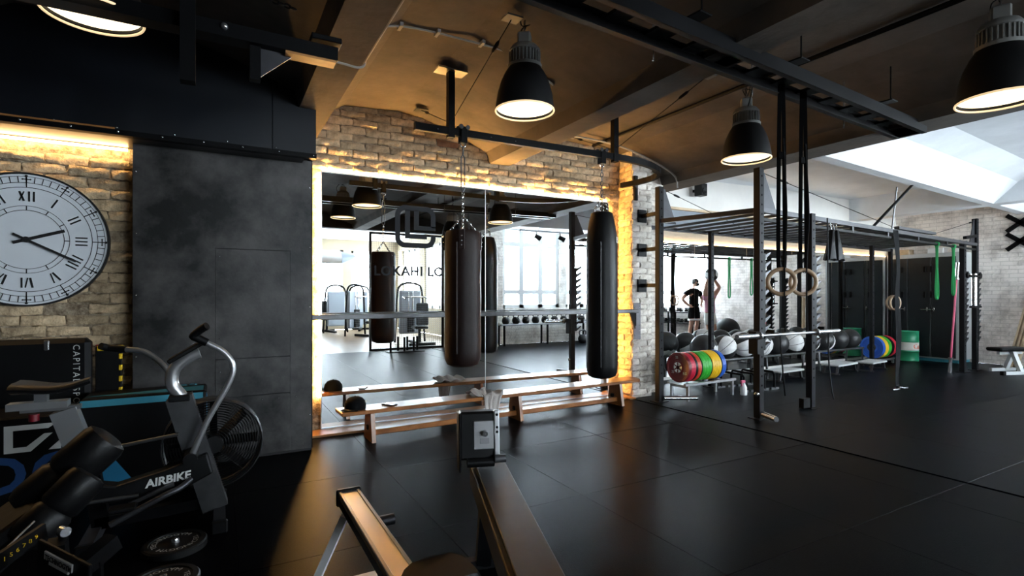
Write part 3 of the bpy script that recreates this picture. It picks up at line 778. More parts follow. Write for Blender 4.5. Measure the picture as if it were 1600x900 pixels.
lamp('black shaded pendant lamp close by the rig bay ceiling edge', 3.86, 1.25, 2.40)
lamp('black shaded pendant lamp hanging over the rowing machines', 1.82, 1.38, 2.60)
lamp('black shaded pendant lamp over the dark cardio corner', -0.55, 1.25, 2.52)

# ================================================================== CEILING TRACK WITH RINGS
tk = thing('ceiling_track', 'long black ladder-like steel track under the concrete ceiling', 'track', (2.5, 2.28, 2.72), 0.070)
for y in (0.0, -.235):
    b = B(); b.box(-3.0, 2.9, y - .004, y + .004, 0, .085); b.box(-3.0, 2.9, min(y, y + (.035 if y < -.1 else -.035)), max(y, y + (.035 if y < -.1 else -.035)), 0, .006)
    b.box(-3.0, 2.9, min(y, y + (.035 if y < -.1 else -.035)), max(y, y + (.035 if y < -.1 else -.035)), .079, .085); b.build('side_rail', 'track_black', tk)
for k in range(19):
    x = -2.9 + k * .318
    B().cbox(x - .035, x + .095, -.231, -.004, .060, .078, .003).build('cross_plate', 'black_metal', tk)
B().bar((2.885, -.23, .035), (2.885, -.005, .035), .008, .06).build('end_plate', 'track_black', tk)
for k, x in enumerate((-1.6, -.25, .75, 2.05)):
    B().cbox(x - .05, x + .05, -.32, .08, .085, .095, .002).build('clamp_plate', 'black_metal', tk)
    B().tube([(x, -.29, .09), (x, -.29, .36)], .006, 6).build('hanger_rod', 'black_metal', tk)
    B().tube([(x, .05, -.03), (x, .05, .36)], .006, 6).build('hanger_rod', 'chrome', tk)

def ring(label, x, y, z, R, ztop, yawz, rr=.0145, gap=.02, grp='gym rings on long straps'):
    t = thing('gym_ring', label, 'gym ring', (x, y, z - R), yawz, group=grp)
    B().torus((0, 0, R), R - rr, rr, (0, 1, 0), 40, 12).build('ring', 'ring_wood', t)
    for s_ in (-1, 1):
        P = smooth_path([(s_ * .004, s_ * .002, 2 * R - rr * 2), (s_ * gap, 0, 2 * R + .06), (s_ * gap * .8, 0, (ztop - z + R) * .6 + .2), (s_ * gap * .5, 0, ztop - z + R)], 5)
        b = B()
        for i in range(len(P) - 1): b.bar(P[i], P[i + 1], .026, .003, up=(0.3, 1, 0))
        b.build('strap', 'cloth_black', t)
    B().cbox(-.022, .022, -.012, .012, (ztop - z) * .62 + R, (ztop - z) * .62 + R + .05, .004).build('buckle', 'black_metal', t)
    B().tube(smooth_path([(.01, -.01, 2 * R + .9), (.03, -.02, 2 * R + .4), (.02, -.015, 2 * R + .1), (.015, -.02, R * .9), (.02, -.02, -.25)], 5), .005, 6).build('strap_tail', 'cloth_black', t)
    return t
ring('wooden gym ring on the strap closer to the squat rack post', 3.45, 2.30, 1.394, .102, 2.785, -YAW - .3)
ring('wooden gym ring on the strap nearer the track end', 3.72, 2.31, 1.394, .104, 2.785, -YAW - .1)
# ================================================================== THE TRAINING RIG
RY = lambda x: 3.57 + (x - 4.97) * 0.07
rig = thing('training_rig', 'long steel training rig with overhead monkey bars', 'training rig', (7.5, 4.4, 0))
RZ = 2.20
def post(x, y, z1, w=.075, m='rig_black', name='upright'):
    o = B().cbox(x - w / 2, x + w / 2, y - w / 2, y + w / 2, 0.008, z1, .004).build(name, m, rig, world=True)
    h = B()
    for k in range(int((z1 - .3) / .1)):
        h.cyl((x + w / 2 - .001, y, .35 + k * .1), (x + w / 2 + .001, y, .35 + k * .1), .011, n=8)
        h.cyl((x, y - w / 2 - .001, .35 + k * .1), (x, y - w / 2 + .001, .35 + k * .1), .011, n=8)
    hh = h.build('bolt_holes', 'seam', o); hh['kind'] = 'stuff'
    hh.matrix_parent_inverse = Matrix.Identity(4)
    B().cbox(x - .09, x + .09, y - .07, y + .07, 0, .009, .002).build('foot_plate', 'black_metal', rig, world=True)
    return o
pA, pB, pC, pD, pE = (4.69, 4.72), (4.97, 3.57), (5.97, 3.62), (10.92, 4.02), (11.42, 4.03)
post(*pA, 2.62); post(*pB, 2.64); post(*pC, 2.24); post(*pD, 2.16); post(*pE, 2.62)
for x in (6.08, 10.30): post(x, 5.12, 2.2, .06)
B().cbox(11.36, 11.42, 5.3, 5.36, 0, 2.2, .004).build('upright', 'black_metal', rig, world=True)
# top rails and rungs
B().bar((5.0, RY(5.0), RZ), (11.45, RY(11.45), RZ - .03), .055, .05).build('top_rail', 'gunmetal', rig, world=True)
B().bar((4.72, 5.20, RZ), (11.45, 5.34, RZ - .03), .055, .05).build('top_rail', 'gunmetal', rig, world=True)
B().bar((4.69, 4.72, RZ), (4.99, 3.57, RZ), .05, .05).build('cross_rail', 'gunmetal', rig, world=True)
B().bar((5.0, RY(5.0), RZ - .095), (11.45, RY(11.45), RZ - .115), .03, .03).build('pull_up_bar', 'black_metal', rig, world=True)
for k in range(21):
    x = 5.20 + k * .290
    B().tube([(x, RY(x), RZ - .002), (x, 5.21 + (x - 4.72) * .02, RZ - .002)], .017, 10).build('rung', 'rail_steel', rig, world=True)
for x in (7.0, 8.0, 9.0, 10.1): B().bar((x, RY(x), RZ - .02), (x, RY(x), RZ - .11), .03).build('bar_drop', 'gunmetal', rig, world=True)
# gusset plates on the tall uprights
for (x, y), z, L in ((pB, RZ, .30), (pA, RZ, .28)):
    B().prism([(0.02, z - .02), (L, z - .02), (0.09, z + .40), (.02, z + .40)], .010, Matrix.Translation((x, y - .005, 0))).build('gusset_plate', 'gunmetal', rig, world=True)
B().prism([(-.02, RZ - .05), (-.24, RZ - .05), (-.07, RZ + .40), (-.02, RZ + .40)], .010, Matrix.Translation((pE[0], pE[1] - .005, 0))).build('gusset_plate', 'gunmetal', rig, world=True)
# toothed bar catches
def teeth(x, y, z0, z1, n, side=1):
    b = B().cbox(x + side * .038, x + side * .075, y - .03, y + .03, z0, z1, .003).build('catch_strip', 'black_metal', rig, world=True)
    for k in range(n):
        z = z0 + .03 + (z1 - z0 - .06) * k / (n - 1)
        B().prism([(side * .07, z - .035), (side * .165, z + .035), (side * .165, z + .05), (side * .07, z + .012)], .05, Matrix.Translation((x, y - .025, 0))).build('catch_tooth', 'gunmetal', b)
for q in (pB, pC): teeth(q[0], q[1], .72, 1.74, 11)
for q in (pD, pE): teeth(q[0], q[1], .50, 1.68, 13)
for q in (pB, pC):
    b = B().cbox(q[0] + .04, q[0] + .2, q[1] - .05, q[1] + .05, .84, .865, .003).cbox(q[0] + .18, q[0] + .2, q[1] - .05, q[1] + .05, .84, .93, .003)
    b.build('bar_hook', 'black_metal', rig, world=True)
B().cbox(pB[0] - .09, pB[0] - .04, pB[1] - .05, pB[1] + .06, .68, .92, .006).build('side_pad', 'pad_black', rig, world=True)
for q in (pD, pE): B().cyl((q[0] + .06, q[1] - .06, 1.63), (q[0] + .06, q[1] + .06, 1.63), .05, n=16).build('pulley', 'black_metal', rig, world=True)
# stand-off arms from the first upright to the pier
for z in (2.30, 1.87, 1.42):
    B().bar((4.69, 4.75, z), (4.69, 5.03, z), .045).build('wall_arm', 'black_metal', rig, world=True)
    B().cbox(4.62, 4.76, 5.01, 5.03, z - .08, z + .08, .002).build('wall_arm_plate', 'black_metal', rig, world=True)
# storage horns and small foot pieces
B().cyl((pB[0], pB[1] - .04, .055), (pB[0] - .10, pB[1] - .27, .055), .028, n=16).build('storage_horn', 'chrome', rig, world=True)
B().cyl((4.72, 4.67, .05), (5.07, 4.47, .05), .026, n=16).build('storage_horn', 'chrome', rig, world=True)
B().ball((pB[0] - .045, pB[1] - .01, .26), .026, 12, 8).build('lock_knob', 'chrome', rig, world=True)
B().cbox(pC[0] - .18, pC[0] - .05, pC[1] - .03, pC[1] + .03, 0.009, .12, .004).build('foot_block', 'black_metal', rig, world=True)
# wires and braces up to the ceiling
def wire(p, q, r=.004, name='guy_wire', m='black_metal'):
    b = B().tube([p, q], r, 6); P, Q = Vector(p), Vector(q); d = Q - P
    if r < .006: b.tube([P + d * .10, P + d * .11, P + d * .145, P + d * .155], [.006, .013, .013, .006], 8)
    b.build(name, m, rig, world=True)
wire((pB[0] + .04, pB[1], 2.60), (8.4, RY(8.4), RZ + .02)); wire((pA[0] + .04, pA[1], 2.60), (7.2, 5.2, RZ + .02)); wire((pE[0], pE[1], 2.58), (9.5, RY(9.5), RZ + .02))
wire((7.6, RY(7.6), RZ + .02), (8.15, 3.55, 2.78), .018, 'ceiling_brace'); wire((8.15, RY(8.15), RZ + .02), (8.15, RY(8.15) - .06, 2.79), .012, 'ceiling_rod', 'rail_steel')
B().bar((8.3, RY(8.3), RZ + .045), (9.6, RY(9.6), RZ + .045), .06, .04).build('top_box', 'gunmetal', rig, world=True)
B().bar((10.9, RY(10.9), RZ + .06), (11.40, RY(11.4), RZ + .12), .05, .05).build('end_arm', 'black_metal', rig, world=True)

# ---- barbell resting in the catches
bb = thing('barbell', 'chrome barbell resting across the two rack uprights', 'barbell', (5.43, 3.50, 0.88), 0.02)
B().cyl((-.56, 0, 0), (.46, 0, .0), .0145, n=14).build('shaft', 'grey_steel', bb)
for a, c in ((-.92, -.56), (.46, .92)): B().cyl((a, 0, 0), (c, 0, 0), .025, n=18).build('sleeve', 'chrome', bb)
for a in (-.575, .455): B().cyl((a, 0, 0), (a + .025, 0, 0), .042, n=18).build('collar', 'chrome', bb)

# ---- bumper plates on racks
def plate(label, x, y, z, R, t, m, group, detail=False):
    p = thing('bumper_plate', label, 'weight plate', (x, y, z), 0, group=group)
    M = Matrix.Translation((0, 0, R)) @ Matrix.Rotation(PI / 2, 4, 'Y')
    prof = [(.028, -.42 * t), (R * .42, -.42 * t), (R * .46, -.30 * t), (R * .82, -.30 * t), (R * .86, -.5 * t), (R * .985, -.5 * t), (R, -.42 * t)]
    if t > .05:
        prof += [(R, -.2 * t), (R * .985, -.18 * t), (R * .985, -.14 * t), (R, -.12 * t), (R, .12 * t), (R * .985, .14 * t), (R * .985, .18 * t), (R, .2 * t)]
    prof += [(R, .42 * t), (R * .985, .5 * t), (R * .86, .5 * t), (R * .82, .30 * t), (R * .46, .30 * t), (R * .42, .42 * t), (.028, .42 * t), (.028, -.42 * t)]
    B().lathe(prof, 40, M).build('disc', m, p)
    B().lathe([(.027, -.44 * t), (R * .36, -.44 * t), (R * .36, -.2 * t)], 24, M).build('steel_hub', 'chrome', p)
    if detail:
        b = B()
        for k in range(6): b.cbox(.03, R * .34, -.008, .008, -.46 * t, -.43 * t, .001, M @ Matrix.Rotation(k * PI / 3, 4, 'Z'))
        b.build('hub_spokes', 'dark_red', p)
        for k, (s_, a) in enumerate((('25', 0.0), ('KG', 2.2), ('25', 4.1))):
            ang = a
            tx = text('lettering', s_, .045, 'white_print', None, (-.31 * t - .001, R * .64 * math.sin(-ang) + .02 * math.cos(ang), R + R * .64 * math.cos(ang) - .01), (PI / 2, -ang * 0, -PI / 2), depth=.0004, align='CENTER')
            tx.parent = p
    return p
def plate_rack(label, x, y, L, yaw, zt):
    r = thing('plate_rack', label, 'plate rack', (x, y, 0), yaw)
    for s_ in (-1, 1): B().cbox(-L / 2, L / 2, s_ * .13 - .018, s_ * .13 + .018, zt - .03, zt, .003).build('rail', 'grey_steel', r)
    for sx in (-1, 1):
        for s_ in (-1, 1): B().bar((sx * (L / 2 - .06), s_ * .13, 0), (sx * (L / 2 - .06), s_ * .13, zt - .03), .03).build('leg', 'grey_steel', r)
        B().cbox(sx * (L / 2 - .06) - .015, sx * (L / 2 - .06) + .015, -.13, .13, zt - .06, zt - .03, .002).build('cross_bar', 'grey_steel', r)
    return r
plate_rack('low steel rack under the row of coloured plates by the first upright', 5.42, 4.70, .95, 0.02, .215)
row = [('dark_red', .055, 'dark red bumper plate with steel hub at the front of the row'), ('red_plate', .075, 'pinkish red bumper plate second in the first row'), ('black_plate', .04, 'thin black bumper plate beside the pinkish red plate'), ('orange_red', .06, 'orange red bumper plate in the first row'),
       ('black_plate', .022, 'narrow black change plate between orange and green plates'), ('green_plate', .055, 'green bumper plate next to the narrow black plate'), ('green_plate', .055, 'green bumper plate in the middle of the green three'), ('green_plate', .055, 'green bumper plate touching the black spacer and yellow plates'), ('black_plate', .02, 'thin black spacer plate between green and yellow plates'),
       ('yellow_plate', .055, 'yellow bumper plate next to the green plates'), ('yellow_plate', .055, 'middle yellow bumper plate in the first row'), ('yellow_plate', .055, 'yellow bumper plate nearest the blue plate'), ('black_plate', .02, 'thin black spacer plate between yellow and blue plates'), ('blue_plate', .07, 'blue bumper plate at the far end of the first row')]
x = 4.965
for i, (m, t, l) in enumerate(row):
    plate(l, x + t / 2, 4.70 + (x - 5.42) * .02, .216, .185 if t > .03 else .178, t * .96, m, 'plates on the first rack', detail=(i == 0)); x += t
plate_rack('low steel rack under the plates beside the green oil drum', 11.02, 5.36, .62, 0.05, .10)
row = [('blue_plate', .09, 'blue bumper plate at the front of the second rack'), ('yellow_plate', .12, 'thick yellow bumper plate of the second rack'), ('green_plate', .11, 'green bumper plate of the second rack'), ('black_plate', .09, 'black bumper plate of the second rack'), ('red_plate', .10, 'red bumper plate at the back of the second rack')]
x = 10.76
for m, t, l in row:
    plate(l, x + t / 2, 5.36, .101, .21, t * .96, m, 'plates on the second rack'); x += t

# ---- medicine ball rack and balls
mr = thing('ball_rack', 'long low steel rack for medicine balls along the mirror', 'ball rack', (8.2, 5.42, 0), 0.0)
for y, z in ((-.13, .33), (.13, .33)): B().tube([(-2.15, y, z), (2.15, y, z)], .02, 10).build('rail', 'rail_steel', mr)
for x in (-2.1, -.65, .75, 2.1):
    B().tube([(x, -.13, .33), (x, -.15, .01)], .018, 8).build('leg', 'rail_steel', mr); B().tube([(x, .13, .33), (x, .15, .01)], .018, 8).build('leg', 'rail_steel', mr)
    B().bar((x, -.15, .05), (x, .15, .05), .03).build('brace', 'rail_steel', mr)
def med_ball(label, x, y, z, r, wc, rot):
    t = thing('medicine_ball', label, 'medicine ball', (x, y, z), 0, group='medicine balls on the rack')
    t.rotation_euler = rot
    # eight gores, some white, some black, with raised seams
    bs = {True: B(), False: B()}
    for g in range(8):
        b = bs[wc[g % len(wc)] == 'w']
        vs = []; fs = []; nu, nv = 5, 10
        for i in range(nu + 1):
            for j in range(nv + 1):
                th = 2 * PI * (g + .03 + .94 * i / nu) / 8; ph = PI * (.04 + .92 * j / nv)
                rr = r * (1 - .012 * (abs(i / nu - .5) * 2) ** 4)
                vs.append((rr * math.sin(ph) * math.cos(th), rr * math.sin(ph) * math.sin(th), rr * math.cos(ph)))
        for i in range(nu):
            for j in range(nv): a = i * (nv + 1) + j; fs.append((a, a + 1, a + nv + 2, a + nv + 1))
        b.add(vs, fs, True)
    for k, m in ((True, 'ball_white'), (False, 'ball_black')):
        if bs[k].v: bs[k].build('white_panels' if k else 'black_panels', m, t)['kind'] = 'stuff'
    B().ball((0, 0, 0), r * .975, 20, 14).build('core', 'ball_black', t)
    for s_ in (-1, 1): B().lathe([(.001, s_ * r * 1.0), (r * .16, s_ * r * .99), (r * .2, s_ * r * .965)], 16).build('end_cap', 'ball_black', t)
    return t
mb = [(6.28, .175, 'bbbbbwww', (1.2, .3, .2), 'black medicine ball with a white edge, first on the rack'), (6.72, .165, 'wwbbwwbb', (.4, 1.0, .5), 'white and black medicine ball behind the thin rig post'), (7.14, .18, 'wwwbwwbb', (1.3, .5, 1.2), 'big white panelled medicine ball'),
      (7.575, .17, 'wbbwwwwb', (1.0, -.4, .3), 'grey white medicine ball beside the big white one'), (8.00, .165, 'bbbbbbbb', (1.4, .2, .9), 'all black medicine ball under the barbell'), (8.40, .165, 'bbwwwbbb', (1.35, 0, 1.5), 'black medicine ball with one white face'), (8.86, .165, 'wwwwbbww', (1.5, .4, .4), 'mostly white medicine ball in the middle of the rack'),
      (9.32, .16, 'bbbbbbwb', (.8, .3, .1), 'dark medicine ball right behind the second rack upright'), (9.74, .165, 'bbbbbbbb', (.3, .9, .4), 'shiny black medicine ball near the rack end'), (10.14, .16, 'bwwbbbbb', (1.0, 1.2, 0), 'black medicine ball with a tilted white panel at the rack end')]
for x, r, wc, rot, l in mb: r *= 1.14; med_ball(l, x, 5.42, .35 + math.sqrt(max(0.0, (r + .012) ** 2 - .13 ** 2)) , r, wc, rot)

# ---- step platforms and parallettes on the floor
def step(label, x, y, yaw, L=.62, W=.28, h=.16):
    t = thing('step_platform', label, 'step platform', (x, y, 0), yaw, group='low grey step platforms')
    B().cbox(-L / 2, L / 2, -W / 2, W / 2, h - .03, h, .008).build('deck', 'frame_grey', t)
    for s_ in (-1, 1):
        for q in (-1, 1): B().bar((s_ * (L / 2 - .05), q * (W / 2 - .04), h - .03), (s_ * (L / 2 - .01), q * (W / 2 - .04), 0), .03).build('leg', 'rail_steel', t)
        B().bar((s_ * (L / 2 - .015), -W / 2, .012), (s_ * (L / 2 - .015), W / 2, .012), .025).build('foot_bar', 'rail_steel', t)
step('grey step platform below the all black medicine ball', 7.60, 5.02, .05); step('grey step platform in front of the dark medicine balls', 9.10, 5.02, .1, .7); step('grey step platform nearest the second plate rack', 9.88, 4.92, .10, .56)
def parallette(label, x, y):
    t = thing('parallette', label, 'parallette', (x, y, 0), -.1, group='black parallettes by the plates')
    B().tube([(0, -.2, .012)] + [(0, -.2, .2), (0, -.17, .235), (0, .17, .235), (0, .2, .2)] + [(0, .2, .012)], .016, 10).build('handle', 'black_metal', t)
    for s_ in (-1, 1): B().bar((-.07, s_ * .2, .013), (.07, s_ * .2, .013), .026).build('foot', 'rail_steel', t)
for k, l in enumerate(('closest to the blue plate', 'second from the blue plate', 'third from the blue plate', 'farthest from the blue plate')): parallette('low black parallette ' + l, 6.12 + .2 * k, 4.80 - .01 * k)
sp = thing('spray_bottle', 'small white and pink spray bottle standing behind the blue plate', 'bottle', (5.96, 4.50, 0))
B().lathe([(.001, 0), (.04, 0), (.042, .01), (.04, .1), (.02, .14), (.015, .16)], 16).build('bottle', 'white_paint', sp); B().cbox(-.05, .02, -.014, .014, .16, .19, .004).build('trigger_head', 'band_pink', sp); B().cbox(-.045, -.033, -.008, .008, .115, .165, .003).build('trigger', 'band_pink', sp)

# ---- hanging gear on the rig
def band(label, x, z1, z0, w=.06, m='band_green'):
    y = RY(x); t = thing('resistance_band', label, 'resistance band', (x, y, z0), 0, group='resistance bands on the rig')
    for s_ in (-1, 1):
        P = smooth_path([(0, s_ * .02, z1 - z0), (s_ * .012, s_ * .01, z1 - z0 - .06), (s_ * .014, s_ * .006, (z1 - z0) * .6), (s_ * w * .55, 0, (z1 - z0) * .25), (s_ * w * .5, 0, .05), (0, 0, 0)], 5); b = B()
        for i in range(len(P) - 1): b.bar(P[i], P[i + 1], .006, .03, up=(0, 1, 0))
        b.build('strand', m, t)
    B().torus((0, 0, z1 - z0 + .005), .026, .014, (1, 0, 0), 14, 6).build('knot', m, t)
band('green resistance band hanging alone on the rig rail', 9.72, RZ - .115, 1.23, .06); band('green resistance band hanging around the pink barbell', 10.40, RZ - .118, 1.29, .07)
pbr = thing('pink_barbell', 'upright barbell with a pink shaft leaning on the rig', 'barbell', (10.74, 4.13, 0))
A, Z = Vector((10.74, 4.13, 0)), Vector((10.66, 3.99, 1.84))
for a, c, r, m, n in ((0, .13, .025, 'chrome', 'sleeve'), (.13, .85, .0145, 'band_pink', 'shaft'), (.85, 1, .025, 'chrome', 'sleeve')): B().cyl(A.lerp(Z, a) , A.lerp(Z, c), r, n=14).build(n, m, pbr, world=True)
for a in (.125, .845): B().cyl(A.lerp(Z, a), A.lerp(Z, a + .012), .038, n=14).build('collar', 'chrome', pbr, world=True)
hn = thing('ab_straps', 'black padded hanging ab straps on silver hooks', 'ab straps', (6.45, RY(6.45), 1.70))
for s_ in (-1, 0, 1):
    B().tube([(s_ * .065, 0, .48), (s_ * .065, -.04, .46), (s_ * .05, -.05, .36)], .007, 8).build('hook', 'chrome', hn)
for s_ in (-1, 1):
    vs = []; fs = []; n1 = 8
    for i in range(n1 + 1):
        t_ = i / n1
        for k in range(9):
            a = 2 * PI * k / 8; wv = .022 + .075 * t_ ** 1.4
            vs.append((s_ * (.045 + .045 * t_) + wv * math.cos(a), -.05 + (.03 + .03 * t_) * math.sin(a), .38 - .36 * t_ - (.015 * math.cos(a * 2) if i == n1 else 0)))
    for i in range(n1):
        for k in range(8): q = i * 9 + k; fs.append((q, q + 1, q + 10, q + 9))
    fs.append(tuple(n1 * 9 + k for k in range(8)))
    B().add(vs, fs, True).build('padded_strap', 'pad_black', hn)
rg = thing('ring_straps', 'bundle of dark straps with two small wooden rings', 'gym rings', (8.17, RY(8.17) - .03, .0))
for k, (dx, dy) in enumerate(((0, 0), (.035, .05))): B().torus((dx, dy, 1.19), .095, .014, (.2 + .1 * k, 1, 0), 30, 10).build('ring', 'ring_wood', rg)
for k in range(5):
    x0 = -.05 + .03 * k; P = smooth_path([(x0, .0, RZ), (x0 * .6 + .01, -.03, 1.7), (x0 * .8, -.02, 1.28), (x0 + .02, -.03, .7), (x0 * .5, -.02, .12), (x0 * 1.2, -.05, .02)], 5); b = B()
    for i in range(len(P) - 1): b.bar(P[i], P[i + 1], .024, .004, up=(0, 1, 0))
    b.build('strap', 'cloth_black', rg)
for s_ in (-1, 1): B().tube(smooth_path([(0, -.05, .03), (s_ * .08, -.08, .018), (s_ * .2, -.06, .014)], 5), .014, 8).build('handle', 'rail_steel', rg)
for n_, (x, y, P) in enumerate(((5.35, 3.3, [(0, 0, RZ), (.01, -.01, 1.4), (-.01, -.02, .9), (.02, -.03, .5), (.05, -.04, .2)]), (6.20, 3.56, [(0, 0, RZ), (.0, -.01, 1.2), (-.01, -.02, .6), (-.06, -.08, .25), (-.12, -.14, .12)]))):
    o = B().tube(smooth_path(P, 6), .008, 8).build('hanging_rope', 'black_metal'); o.location = (x, y if n_ else RY(5.35), 0)
    tag(o, ('thin black rope hanging between the two rack uprights', 'black strap hanging just past the second rack upright')[n_], 'rope')
cb = thing('chrome_sleeve_bar', 'short chrome bar held upright between the far rig posts', 'bar', (11.15, 3.95, 1.0))
B().cyl((0, 0, .08), (0, 0, .66), .042, n=18).build('tube', 'chrome', cb); B().bar((-.2, -.02, .62), (.2, -.02, .62), .03).build('holder', 'black_metal', cb); B().bar((-.2, -.02, .1), (.2, -.02, .1), .03).build('holder', 'black_metal', cb)
for k, z in enumerate((.1, .62)): B().cyl((0, 0, z - .02), (0, 0, z + .02), .05, n=18).build('clamp', 'black_metal', cb)

# ---- weight bench, boards, crosses, drum, locker, speaker
wb = thing('weight_bench', 'grey framed weight bench with black pad by the far posts', 'weight bench', (11.50, 3.62, 0), -.35)
B().cbox(-.30, .30, -.13, .13, .37, .43, .02).build('pad', 'pad_black', wb); B().bar((-.36, -.2, .03), (.36, -.2, .03), .05).build('foot_bar', 'frame_grey', wb); B().bar((-.1, .2, .03), (.42, .2, .03), .05).build('foot_bar', 'frame_grey', wb)
B().bar((.0, -.2, .03), (.02, -.05, .37), .06).build('leg', 'frame_grey', wb); B().bar((.2, .2, .03), (.18, .05, .37), .06).build('leg', 'frame_grey', wb); B().bar((-.2, 0, .34), (.25, 0, .34), .05).build('spine', 'frame_grey', wb)
for x, y in ((-.36, -.2), (.36, -.2), (.42, .2)): B().cbox(x - .03, x + .03, y - .03, y + .03, 0, .065, .006).build('end_cap', 'pad_black', wb)
for k, l in enumerate(('first wooden board leaning on the whitewashed wall', 'middle wooden board leaning on the whitewashed wall', 'last wooden board leaning on the whitewashed wall')):
    o = B().bar((12.40, 3.90 - .055 * k, .01), (12.70, 3.72 - .055 * k, 1.24), .10, .028, up=(0, 1, 0)).build('wooden_board', 'pale_wood'); tag(o, l, 'board', 'wooden boards at the end wall')
for z, l in ((2.62, 'upper black metal cross on the whitewashed end wall'), (2.28, 'lower black metal cross on the whitewashed end wall')):
    t = thing('wall_cross', l, 'wall sign', (12.73, 3.84, z - .15), group='black crosses on the end wall')
    for s_ in (-1, 1): B().bar((0, -.19, .15 - s_ * .15), (0, .19, .15 + s_ * .15), .075, .02, up=(1, 0, 0)).build('cross_bar', 'black_metal', t)
dr = thing('oil_drum', 'green oil drum with a white band beside the black locker', 'drum', (11.95, 5.27, 0)); dr.scale = (.86, .86, .95)
B().lathe([(.001, 0), (.19, 0), (.2, .01), (.195, .02), (.195, .19), (.203, .2), (.195, .21), (.195, .40), (.203, .41), (.195, .42), (.195, .60), (.2, .61), (.195, .62), (.18, .605), (.001, .605)], 36).build('shell', 'drum_green', dr)
B().lathe([(.1965, .225), (.1965, .39)], 36).build('white_band', 'drum_white', dr)
tx = text('lettering', 'Cas', .13, 'logo_red', None, (0, 0, 0), (0, 0, 0), depth=0.0, bold=.003)
for v in tx.data.vertices: th = -2.25 + v.co.x / .197; v.co = Vector((.1975 * math.cos(th), .1975 * math.sin(th), .265 + v.co.y))
tx.parent = dr
lk = thing('metal_locker', 'tall black double door metal locker at the end wall', 'locker', (12.47, 5.16, 0))
B().cbox(12.22, 12.74, 4.54, 5.78, .06, 2.12, .004).build('body', 'frame_grey', lk, world=True); B().box(12.24, 12.74, 4.58, 5.75, 0, .06).build('plinth', 'cyan_print', lk, world=True)
for y0, y1, hy in ((4.60, 4.985, 4.94), (5.0, 5.385, 5.05), (5.40, 5.74, 5.44)):
    d = B().cbox(12.19, 12.22, y0, y1, .09, 2.04, .004).build('door', 'locker_black', lk, world=True)
    h = B().cbox(12.165, 12.19, hy - .012, hy + .012, .98, 1.06, .003).tube([(12.17, hy, 1.02), (12.15, hy, 1.02), (12.15, hy + .10, 1.015)], .008, 8).build('handle', 'chrome', d)
    for z in (1.75, 1.25): B().cbox(12.17, 12.19, hy + .02, hy + .07, z, z + .12, .004).build('latch', 'black_metal', d)
for l, y, sx, m in (('white storage box on the locker near its open end', 4.95, .26, 'white_paint'), ('small white box on the locker beside the storage box', 4.62, .1, 'white_paint'), ('wooden storage box on the locker by the mirror', 5.5, .2, 'pale_wood')):
    t = thing('storage_box', l, 'box', (12.36, y, 2.121), group='boxes on the locker'); B().cbox(-.1, .1, -sx / 2, sx / 2, 0, .09, .006).build('box', m, t); B().cbox(-.105, .105, -sx / 2 - .005, sx / 2 + .005, .09, .105, .004).build('lid', m, t)
sk = thing('wall_speaker', 'small black loudspeaker on the white upper wall', 'speaker', (6.55, 5.72, 2.84))
B().cbox(-.07, .07, -.08, .06, 0, .19, .008).build('cabinet', 'plastic_black', sk); B().lathe([(.001, 0), (.045, .008), (.05, 0)], 20, Matrix.Translation((0, -.081, .07)) @ Matrix.Rotation(PI / 2, 4, 'X')).build('woofer', 'pad_black', sk); B().cbox(-.02, .02, .06, .138, .08, .12, .003).build('bracket', 'black_metal', sk)
# ================================================================== CLOCK
ck = thing('wall_clock', 'huge white wall clock with roman numerals and black hands', 'clock', (-1.17, 4.85, 1.22))
CR = .465
MC = Matrix.Translation((-1.17, 4.835, 1.685)) @ Matrix.Rotation(PI / 2, 4, 'X')
B().lathe([(.001, -.02), (CR - .012, -.02), (CR - .012, .012), (.001, .012)], 72, MC).build('dial', 'clock_face', ck, world=True)
B().lathe([(CR - .012, -.022), (CR, -.022), (CR, .02), (CR - .012, .02), (CR - .012, -.022)], 72, MC).build('rim', 'ink', ck, world=True)
def cring(r0, r1, name='minute_ring'): B().lathe([(r0, .0125), (r0, .0145), (r1, .0145), (r1, .0125)], 72, MC).build(name, 'ink', ck, world=True)
for r0, r1 in ((.937, .943), (.845, .852), (.775, .783), (.50, .506), (.435, .442)): cring(CR * r0, CR * r1)
def radial(a, r0, r1, w, z=.0135):  # bar along the clock radius, angle clockwise from 12
    return Matrix.Rotation(-a, 4, 'Z'), r0 * CR, r1 * CR, w * CR
def rbar(b, a, r0, r1, w, off=0.0, tilt=0.0):
    M, q0, q1, ww = radial(a, r0, r1, w); c = (q0 + q1) / 2; h = (q1 - q0) / 2
    b.box(-ww / 2, ww / 2, -h, h, .0125, .0148, MC @ M @ Matrix.Translation((off * CR, c, 0)) @ Matrix.Rotation(tilt, 4, 'Z'))
b = B()
for k in range(60): rbar(b, 2 * PI * k / 60, .848, .94, .010 if k % 5 else .014)
b.build('minute_marks', 'ink', ck, world=True)['kind'] = 'stuff'
for k in range(12):
    b = B(); a = 2 * PI * k / 12; rbar(b, a, .78, .965, .012); rbar(b, a, .44, .50, .012); M = Matrix.Rotation(-a, 4, 'Z')
    for r_, dx, s_ in ((.95, 0, .018), (.90, .045, .012), (.90, -.045, .012)): b.ball((dx * CR, r_ * CR, .013), s_ * CR, 8, 6, MC @ M)
    rbar(b, a, .893, .907, .085); b.build('hour_mark', 'ink', ck, world=True)
NUM = ['XII', 'I', 'II', 'III', 'IIII', 'V', 'VI', 'VII', 'VIII', 'IX', 'X', 'XI']
